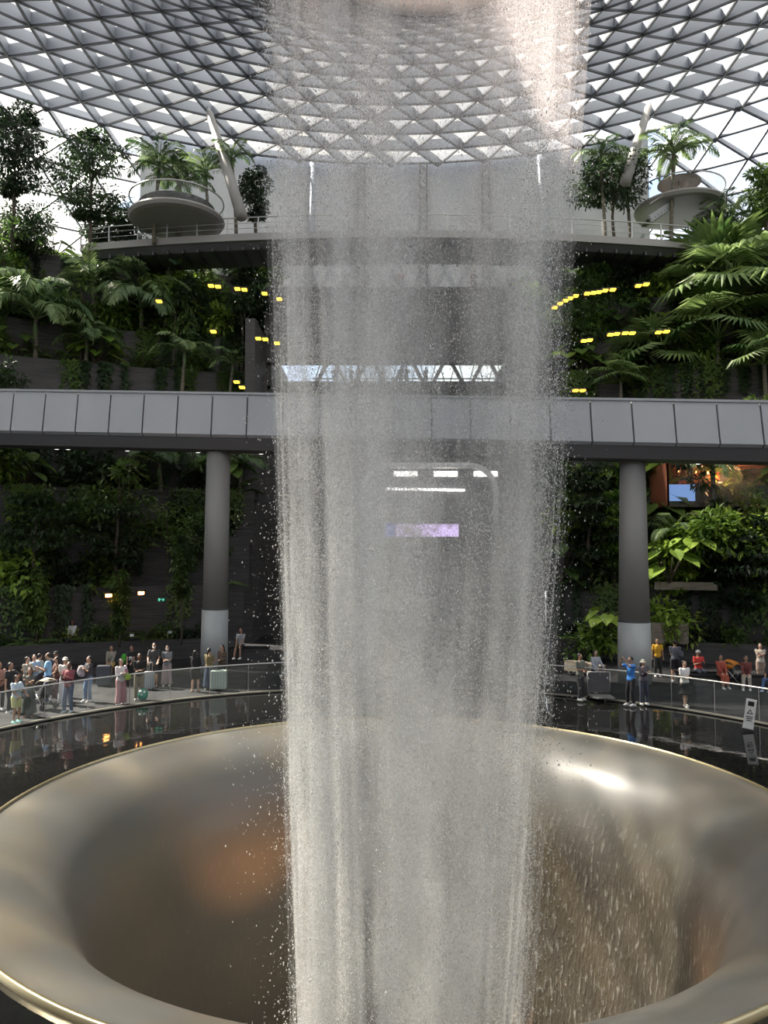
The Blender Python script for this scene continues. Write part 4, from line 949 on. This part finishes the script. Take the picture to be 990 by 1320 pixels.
def phone(root_pos, face, z, lab, col=(.03, .03, .035), fwd=.42):
    a = R(face); o = MB(); o.box((0, 0, 0), (.075, .012, .15)); p = (root_pos[0] + fwd * math.sin(a), root_pos[1] - fwd * math.cos(a), z)
    r_ = empty('mobile_phone', p, a); tag(r_, lab, 'phone'); r_.rotation_euler.x = R(-15); o.build('case', cloth(col), r_); o = MB(); o.box((0, .008, 0), (.066, .004, .138)); o.build('screen', cloth((.1, .12, .14)), r_)
def suitcase(pos, w, h, d, col, lab, face=0, handle=.35):
    r_ = empty('suitcase', pos, R(face)); tag(r_, lab, 'suitcase'); b = MB(); b.tube([(0, 0, .06), (0, 0, .09), (0, 0, h - .03), (0, 0, h)], [(w * .46, d * .42), (w * .5, d * .5), (w * .5, d * .5), (w * .46, d * .42)], 4)
    # squarish shell: bevelled box
    b = MB(); b.box((0, 0, .06 + h / 2), (w, d, h)); s_ = b.build('shell', cloth(col, .4), r_); md = s_.modifiers.new('round', 'BEVEL'); md.width = .04; md.segments = 3
    b = MB()
    for i in range(5): b.box((-w * .36 + w * .18 * i, -d / 2 - .004, .06 + h / 2), (.018, .012, h * .86))
    b.build('ribs', cloth(tuple(c * .7 for c in col), .4), r_)
    for sx in (-1, 1):
        for sy in (-1, 1): b = MB(); b.tube([(sx * w * .38 - .015, sy * d * .32, .032), (sx * w * .38 + .015, sy * d * .32, .032)], .032, 10); b.build('wheel', M['black'], r_)
    if handle:
        b = MB(); 
        for sx in (-1, 1): b.tube([(sx * .1, d * .3, .06 + h), (sx * .1, d * .3, .06 + h + handle)], .01, 6)
        b.tube([(-.11, d * .3, .06 + h + handle), (.11, d * .3, .06 + h + handle)], .016, 6); b.build('telescopic_handle', M['steel'], r_)
def bag(pos, size, col, lab, face=0, name='backpack', cat='backpack', strap=True):
    r_ = empty(name, pos, R(face)); tag(r_, lab, cat); b = MB(); b.ball((0, 0, size[2] / 2), (size[0] / 2, size[1] / 2, size[2] / 2), 14, 10); b.ball((0, -size[1] * .35, size[2] * .32), (size[0] * .38, size[1] * .3, size[2] * .26), 12, 8); b.build('body', cloth(col), r_, True)
    if strap: b = MB(); b.tube([(-size[0] * .25, size[1] * .3, size[2] * .2), (-size[0] * .3, size[1] * .6, size[2] * .6), (-size[0] * .1, size[1] * .25, size[2] * .97), (size[0] * .1, size[1] * .25, size[2] * .97)], .014, 6); b.build('strap', M['black'], r_, True)

P_ = person
p = G(20, 931); P_('boy in pale blue shirt and yellow shorts holding the rail, nearest the left photo edge', p, 1.50, 60, 'b', (.55, .66, .74), (.62, .60, .30), hands='rail', legs='shorts', shoes=(.35, .75, .68))
bag((p.x + .12, p.y + .22, .70), (.3, .2, .36), (.3, .3, .32), 'small grey bag hanging beside the boy in yellow shorts', name='shoulder_bag', cat='bag')
p = G(37, 924); P_('long-haired woman in a dark ankle-length dress next to the boy in yellow shorts', p, 1.62, 20, 'b', (.10, .11, .10), (.05, .06, .055), hands='hug', legs='long', hair='long', shoes=(.3, .15, .12))
p = G(12, 918); P_('person in black shirt with white collar holding up a phone, leftmost in the crowd', p, 1.68, 75, 'b', (.03, .03, .035), (.03, .03, .035), hands='one', shoes=(.6, .6, .6)); phone(p, 75, 1.40, 'phone held up by the leftmost person in black')
p = G(-2, 915); P_('person in striped top cut off by the left photo edge', p, 1.64, 40, 'b', (.45, .25, .2), (.06, .05, .05), hands='folded', hair='long')
p = G(34, 904); P_('woman in beige jacket behind the long-haired woman in the dark dress', p, 1.62, 70, 'a', (.42, .38, .31), (.06, .06, .07), sleeve='long', hands='phone', hair='bun')
p = G(43, 901); P_('man in light blue shirt between beige jacket woman and the tall man in blue', p, 1.64, 30, 'a', (.28, .42, .60), (.05, .05, .07), hands='folded', look=-20)
p = G(50, 897); P_('person in pale grey-green top with head bowed beside the tall man in blue', p, 1.6, 150, 'a', (.42, .46, .42), (.05, .05, .06), hands='phone')
p = G(61, 906); P_('tall man in bright blue t-shirt turned left among the left crowd', p, 1.80, -70, 'b', (.20, .40, .66), (.05, .07, .15), hands='phone', shoes=(.4, .4, .4)); phone(p, -70, 1.30, 'phone in the hands of the tall man in blue t-shirt')
p = G(71, 898); P_('man in dark cap and dark top behind the tall man in blue', p, 1.70, 10, 'b', (.04, .045, .06), (.04, .04, .05), hands='sides', hat=((.02, .02, .02), 'cap'))
p = G(72, 903); P_('woman with long dark hair and bare arms pushing the beige stroller', p, 1.60, -50, 'b', (.10, .05, .045), (.08, .02, .03), sleeve='none', hands='rail', hair='long', shoes=(.75, .72, .7))
p = G(83, 908); P_('person in white cap and white outfit behind the man in the plaid shirt', p, 1.68, 20, 'a', (.62, .60, .58), (.55, .56, .58), hands='folded', hat=((.55, .53, .45), 'cap'), hair='short', legs='wide')
p = G(88, 918); P_('man in maroon plaid shirt and blue jeans standing at the rail', p, 1.70, -10, 'c', sleeve='long', hands='phone', topmat=plaid((.30, .06, .08), (.20, .10, .11)), bottom=(.09, .12, .20), shoes=(.5, .6, .62)); phone(p, -10, 1.26, 'phone held by the man in the maroon plaid shirt')
p = G(114, 904); P_('woman in blue jeans and dark top hugging herself beside a grey backpack', p, 1.64, -35, 'a', (.06, .06, .07), (.14, .24, .40), hands='hug', hair='bun', shoes=(.7, .7, .7), legs='trousers')
bag((p.x - .26, p.y - .02, .88), (.34, .24, .44), (.36, .34, .38), 'grey backpack carried by the woman in blue jeans', 30)
p = G(155, 908); P_('woman in wide pink trousers and white top looking at her phone at the rail', p, 1.62, 45, 'a', (.72, .68, .68), (.50, .27, .29), sleeve='long', hands='phone', hair='long', legs='wide', shoes=(.7, .65, .65)); phone(p, 45, 1.25, 'phone held by the woman in pink trousers', (.4, .15, .2))
bag((p.x + .28, p.y - .1, .88), (.26, .1, .26), (.38, .52, .10), 'lime green handbag on the arm of the woman in pink trousers', name='handbag', cat='bag')
p = G(179, 902); P_('man in black shirt and khaki trousers right of the woman in pink', p, 1.70, 15, 'c', (.02, .02, .022), (.19, .17, .12), hands='folded', legs='trousers', shoes=(.4, .38, .35))
p = G(198, 886); P_('tall man in charcoal t-shirt with white face mask resting both hands on a silver suitcase', p, 1.78, 10, 'b', (.055, .055, .06), (.03, .03, .033), hands='rail', mask=True, legs='shorts', shoes=(.1, .1, .1))
suitcase((p.x - .02, p.y - .52, 0), .42, .66, .26, (.42, .45, .46), 'silver upright suitcase with long handle in front of the masked man in charcoal', 8)
p = G(215, 884); P_('masked woman in grey top and mauve wide trousers with folded arms', p, 1.64, 5, 'a', (.20, .22, .24), (.36, .29, .29), hands='folded', mask=True, hair='tail', legs='wide', shoes=(.7, .66, .6))
bag((p.x - .27, p.y + .05, .80), (.26, .16, .36), (.02, .02, .022), 'black shoulder bag of the masked woman in mauve trousers', name='shoulder_bag', cat='bag')
suitcase(G(134, 884), .55, .78, .3, (.085, .095, .115), 'large dark blue-grey suitcase left of the seated woman in yellow shorts', 10, 0)
p = G(251, 892); P_('long-haired woman in black with bare legs seen from behind, left of the left column', p, 1.62, 170, 'a', (.02, .02, .022), (.018, .018, .02), sleeve='long', legs='shorts', hands='phone', hair='long', shoes=(.3, .2, .15), detail=False)
p = G(269, 889); P_('woman in long navy skirt with ponytail in front of the left column', p, 1.64, 160, 'a', (.20, .16, .08), (.035, .055, .10), legs='long', hands='phone', hair='tail', detail=False)
p = G(286, 885); P_('woman in brown checked shirt behind the pale mint suitcase', p, 1.68, -30, 'b', topmat=plaid((.16, .10, .06), (.07, .055, .05)), bottom=(.03, .03, .035), sleeve='long', hands='folded', hair='long')
suitcase(G(282, 890), .62, .74, .32, (.42, .50, .45), 'pale mint suitcase at the foot of the left column', 0, 0)
p = G(372, 884); P_('person in white shirt and blue skirt half veiled by the left edge of the water', p, 1.64, 60, 'a', (.50, .54, .58), (.07, .12, .17), legs='skirt', hands='folded')
# ledge sitters
def bench(px, py, w, hgt, lab, z=0.0, d=.5):
    c = G(px, py, z); o = empty('stone_bench', (c.x, c.y + d / 2 + .1, z)); tag(o, lab, 'seat'); b = MB(); b.box((0, 0, hgt / 2 - .03), (w, d, hgt - .06)); b.build('block', M['stone'], o); b = MB(); b.box((0, 0, hgt - .03), (w + .06, d + .06, .06)); b.build('slab', M['deck'], o); return c
c = bench(146, 873, 2.6, .52, 'dark stone seat behind the big suitcase at left')
P_('seated woman in beige patterned jacket and yellow shorts on the dark stone seat', (c.x - .15, c.y + .12, 0), 1.64, 5, 'b', (.27, .25, .20), (.50, .36, .12), sit=.52, sleeve='long', legs='shorts', hands='lap', shoes=(.5, .5, .52))
P_('seated person in black t-shirt with white print beside the green bag', (c.x + .75, c.y + .12, 0), 1.66, 0, 'b', (.02, .02, .022), (.02, .02, .022), sit=.52, hands='lap', shoes=(.6, .6, .6))
b = MB(); b.ball((0, 0, 0), (.09, .012, .05), 10, 6); b.ball((-.05, 0, -.09), (.04, .012, .03), 8, 5); b.ball((.05, 0, -.09), (.04, .012, .03), 8, 5)
o = b.build('shirt_print', M['white'], bpy.data.objects['person.%03d' % (len([q for q in bpy.data.objects if q.name.startswith('person')]) - 1)]); o.location = (0, -.128, .88)
bag((c.x + .32, c.y + .42, .52), (.3, .2, .46), (.08, .42, .05), 'bright green bag on the stone seat beside the person in black', name='green_bag', cat='bag')
c = bench(91, 852, 2.2, 1.15, 'tall dark stone block under the man in white above the left crowd')
P_('man in white shirt seated highest above the left crowd', (c.x, c.y + .15, .62), 1.70, 0, 'c', (.70, .70, .70), (.03, .03, .035), sit=.53, hands='lap', sleeve='long', hair='none')
c = bench(312, 862, 2.4, 1.0, 'tall dark stone block right of the left column')
P_('man in pale grey shirt and dark shorts seated high right of the left column', (c.x - .1, c.y + .15, .5), 1.72, -10, 'b', (.36, .37, .40), (.03, .03, .035), sit=.5, legs='shorts', hands='lap')
# things among them
hb = empty('round_bag', G(184, 903)); tag(hb, 'round green and white bag on the floor behind the glass, right of khaki trousers', 'bag'); b = MB(); b.ball((0, 0, .22), (.20, .16, .22), 14, 10); b.build('body', cloth((.02, .26, .17)), hb, True)
b = MB(); b.ball((-.05, -.10, .34), (.07, .06, .06), 10, 6); b.ball((.08, -.09, .32), (.05, .05, .06), 10, 6); b.ball((.0, -.14, .24), (.05, .03, .04), 8, 6); b.build('white_patch', M['white'], hb, True)
def stroller(pos, face, can, lab):
    r_ = empty('stroller', pos, R(face)); tag(r_, lab, 'stroller'); b = MB()
    for sx in (-.24, .24):
        b.tube([(sx, -.35, .12), (sx, .1, .6), (sx, .45, 1.02)], .016, 6); b.tube([(sx, .3, .12), (sx, -.05, .55)], .016, 6)
    b.tube([(-.24, .45, 1.02), (.24, .45, 1.02)], .018, 6); b.build('frame', M['steel'], r_, True)
    b = MB(); b.sheet([[(-.2, -.25, .62), (.2, -.25, .62)], [(-.2, -.2, .45), (.2, -.2, .45)], [(-.2, .08, .42), (.2, .08, .42)], [(-.2, .25, .82), (.2, .25, .82)]]); sm_ = b.build('seat', cloth((.03, .03, .035)), r_, True); md = sm_.modifiers.new('th', 'SOLIDIFY'); md.thickness = .04
    rows = [[(sx * .25, .22 - .34 * math.sin(a) , .80 + .30 * math.cos(a) * (1 - .25 * abs(sx))) for sx in (-1, -.6, 0, .6, 1)] for a in [PI * .52 * i / 7 - .5 for i in range(8)]]
    b = MB(); b.sheet(rows); b.sheet([[(-.25, .22, .72), (-.25, .0, .78)], [(-.25, .36, .95), (-.25, -.1, .92)]]); k_ = b.build('canopy', cloth(can), r_, True); md = k_.modifiers.new('th', 'SOLIDIFY'); md.thickness = .015
    for sx in (-.26, .26):
        for y_ in (-.37, .32): b = MB(); b.tube([(sx - .02, y_, .11), (sx + .02, y_, .11)], .11, 16); b.build('wheel', M['black'], r_)
stroller(G(55, 914), -120, (.42, .38, .27), 'beige stroller between the dark dress woman and the man in plaid')
# right side
p = G(748, 902); P_('man in grey-green t-shirt at the rail nearest the right edge of the water', p, 1.70, 35, 'b', (.17, .18, .15), (.05, .05, .05), hands='folded', shoes=(.5, .5, .5))
p = G(768, 892); P_('woman in pale top behind the luggage trolley', p, 1.62, 20, 'a', (.36, .38, .42), (.06, .06, .09), hands='rail', hair='long', sleeve='long')
tr_ = empty('luggage_trolley', G(775, 903)); tag(tr_, 'steel luggage trolley at the rail left of the photographing man in blue', 'trolley'); b = MB()
for sx in (-.42, .42): b.tube([(sx, .3, .15), (sx, .3, 1.0)], .02, 8); b.tube([(sx, .3, .15), (sx * .6, -.5, .15)], .02, 8)
b.tube([(-.42, .3, 1.0), (.42, .3, 1.0)], .025, 8); b.build('frame', M['steel'], tr_, True); b = MB(); b.box((0, .28, .6), (.8, .02, .7)); b.build('back_panel', principled('trolley_panel', (.10, .10, .105), .5), tr_)
b = MB(); b.box((0, -.05, .17), (.78, .8, .03)); b.build('tray', M['steel'], tr_); 
for q in ((-.4, .3), (.4, .3), (0, -.48)): b = MB(); b.tube([(q[0] - .02, q[1], .08), (q[0] + .02, q[1], .08)], .08, 12); b.build('wheel', M['black'], tr_)
p = G(814, 909); P_('man in bright blue polo shirt and black trousers raising his phone', p, 1.72, -65, 'b', (.05, .22, .62), (.02, .02, .022), hands='up', shoes=(.6, .6, .6), look=0); phone(p, -65, 1.68, 'phone raised by the man in the bright blue polo')
p = G(830, 908); P_('person in bucket hat and dark scarf just right of the man in blue polo', p, 1.60, 0, 'a', (.10, .09, .11), (.06, .07, .10), hands='hug', sleeve='long', hat=((.42, .40, .33), 'brim'), hair='long', shoes=(.6, .6, .6))
p = G(848, 872); P_('person in yellow top partly hidden by the right side of the right column', p, 1.66, -10, 'b', (.70, .38, .03), (.04, .04, .04), hands='sides')
p = G(871, 879); P_('man in grey t-shirt and dark shorts seen from behind right of the right column', p, 1.76, 165, 'b', (.12, .13, .16), (.03, .03, .035), hands='folded', legs='shorts', shoes=(.6, .6, .6), detail=False)
bag((p.x + .15, p.y - .24, 1.05), (.24, .12, .30), (.09, .10, .12), 'grey sling bag on the back of the man in dark shorts', name='sling_bag', cat='bag')
p = G(883, 911); P_('woman in white t-shirt and wide black skirt looking up at the rail', p, 1.62, 15, 'a', (.75, .75, .74), (.02, .02, .022), hands='folded', legs='skirt', hair='bun', shoes=(.7, .7, .68), step=.12)
bench(905, 880, 2.0, .46, 'dark stone seat under the man in red'); c = G(902, 880); P_('man in red shirt and grey cap seated right of the woman in white', (c.x, c.y + .1, 0), 1.72, 0, 'b', (.55, .05, .04), (.10, .11, .14), sit=.46, hands='phone', hat=((.25, .25, .25), 'cap'), shoes=(.75, .75, .75)); phone((c.x, c.y + .1), 0, .87, 'phone held by the seated man in red')
bench(945, 886, 3.2, .46, 'long dark stone seat behind the orange stroller'); c = G(931, 886); P_('seated woman in a long brick-red dress left of the orange stroller', (c.x, c.y + .1, 0), 1.62, 0, 'b', (.36, .08, .05), (.38, .09, .05), sit=.46, sleeve='long', legs='long', hands='lap', hair='bun')
stroller(G(948, 886), 40, (.55, .20, .02), 'orange canopy stroller between two seated women at right')
c = G(964, 888); P_('seated person in dark red shirt and pale trousers right of the orange stroller', (c.x, c.y + .1, 0), 1.66, -25, 'b', (.16, .045, .04), (.42, .38, .33), sit=.46, sleeve='long', hands='lap')
p = G(981, 880); P_('woman in cream striped top with bare legs near the right photo edge', p, 1.64, -20, 'a', (.50, .44, .38), (.30, .22, .18), legs='shorts', hands='hug', hair='bun', shoes=(.8, .8, .8), sit=None)
c = G(994, 890); P_('seated person with blue jeans cut by the right photo edge', (c.x, c.y, 0), 1.66, -50, 'b', (.05, .05, .06), (.10, .18, .36), sit=.3, hands='lap', shoes=(.5, .6, .75))
o = MB(); c = G(994, 890); o.box((0, 0, .13), (.6, .5, .26)); q_ = o.build('floor_cushion', cloth((.05, .05, .055)), None, loc=(c.x + .05, c.y + .1, 0)); tag(q_, 'dark low stool cut by the right photo edge', 'stool')
# silhouettes in the middle opening and on the parapet far above
for i, (px, lab) in enumerate(((432, 'leftmost'), (452, 'second from left'), (462, 'third from left'), (493, 'fourth from left'), (517, 'fifth from left'), (524, 'sixth from left'), (549, 'seventh from left'), (647, 'rightmost'))):
    p = at(px, 500, 59.5); P_(f'{lab} of the dark figures in the lattice window opening behind the water', (p.x, 59.5, 18.7), 1.6 + .05 * (i % 3), (0, 40, -30, 180)[i % 4], 'b', (.05, .05, .06), (.03, .03, .04), hands=('sides', 'phone', 'folded', 'hip')[i % 4], detail=False, hair='short' if i % 2 else 'long')
for i, (px, col, lab) in enumerate(((444, (.05, .05, .06), 'leftmost dark figure on the terrace under the pale back wall'), (472, (.25, .26, .28), 'grey figure between first mast and terrace end, behind the water'), (506, (.04, .04, .05), 'dark figure left of the person in red on the far terrace'), (516, (.40, .06, .05), 'person in red on the far terrace under the pale wall'), (611, (.06, .06, .07), 'dark figure near the right mast on the far terrace'))):
    p = at(px, 362, 51.5); P_(lab, (p.x, 51.6, 23.5), 1.7, 180, 'b', col, (.03, .03, .04), hands='sides', detail=False)

# white standing sign behind the glass at right
sg = empty('floor_sign', G(964, 940)); tag(sg, 'narrow white warning sign with black symbols at the pool edge, right side', 'sign'); sg.rotation_euler = (0, R(8), R(-25))
b = MB(); b.box((0, 0, .48), (.30, .03, .92)); b.build('board', M['white'], sg); b = MB(); b.box((0, -.02, .80), (.17, .012, .14)); b.add([(-.09, -.022, .48), (.09, -.022, .48), (0, -.022, .64), (-.05, -.024, .505), (.05, -.024, .505), (0, -.024, .60)], [(0, 1, 4, 3), (1, 2, 5, 4), (2, 0, 3, 5)])
for i in range(3): b.box((0, -.02, .40 - .06 * i), (.2 - .03 * i, .012, .022))
b.build('symbols', M['black'], sg); b = MB(); b.box((0, .0, .01), (.34, .2, .02)); b.build('foot', M['black'], sg)
# leaning copper-coloured pole at the left edge and small white notices on the dark wall
q = G(17, 850); d = at(2, 788, q.y + .3) - q; b = MB(); b.tube([(0, 0, 0), (.02, 0, d.z * .35), d], .04, 8); o = empty('leaning_pole', q); b.build('shaft', principled('copper', (.50, .24, .12), .4, .5), o, True); b = MB(); b.tube([(0, 0, 0), (0, 0, .04)], .14, 12); b.build('foot_plate', M['steel'], o); tag(o, 'thin copper-coloured pole leaning left at the left photo edge', 'pole')
for px, py, lab in ((170, 819, 'tiny white notice on the dark left wall above the seated person in black'), (219, 815, 'faint grey notice left of the left column')):
    c = at(px, py, 37.2); o = empty('wall_notice', c); b = MB(); b.box((0, 0, 0), (.18, .03, .12)); b.build('plate', M['white'] if px < 200 else M['panel'], o); b = MB(); b.box((0, .3, 0), (.03, .6, .03)); b.build('bracket', M['black'], o); tag(o, lab, 'notice')
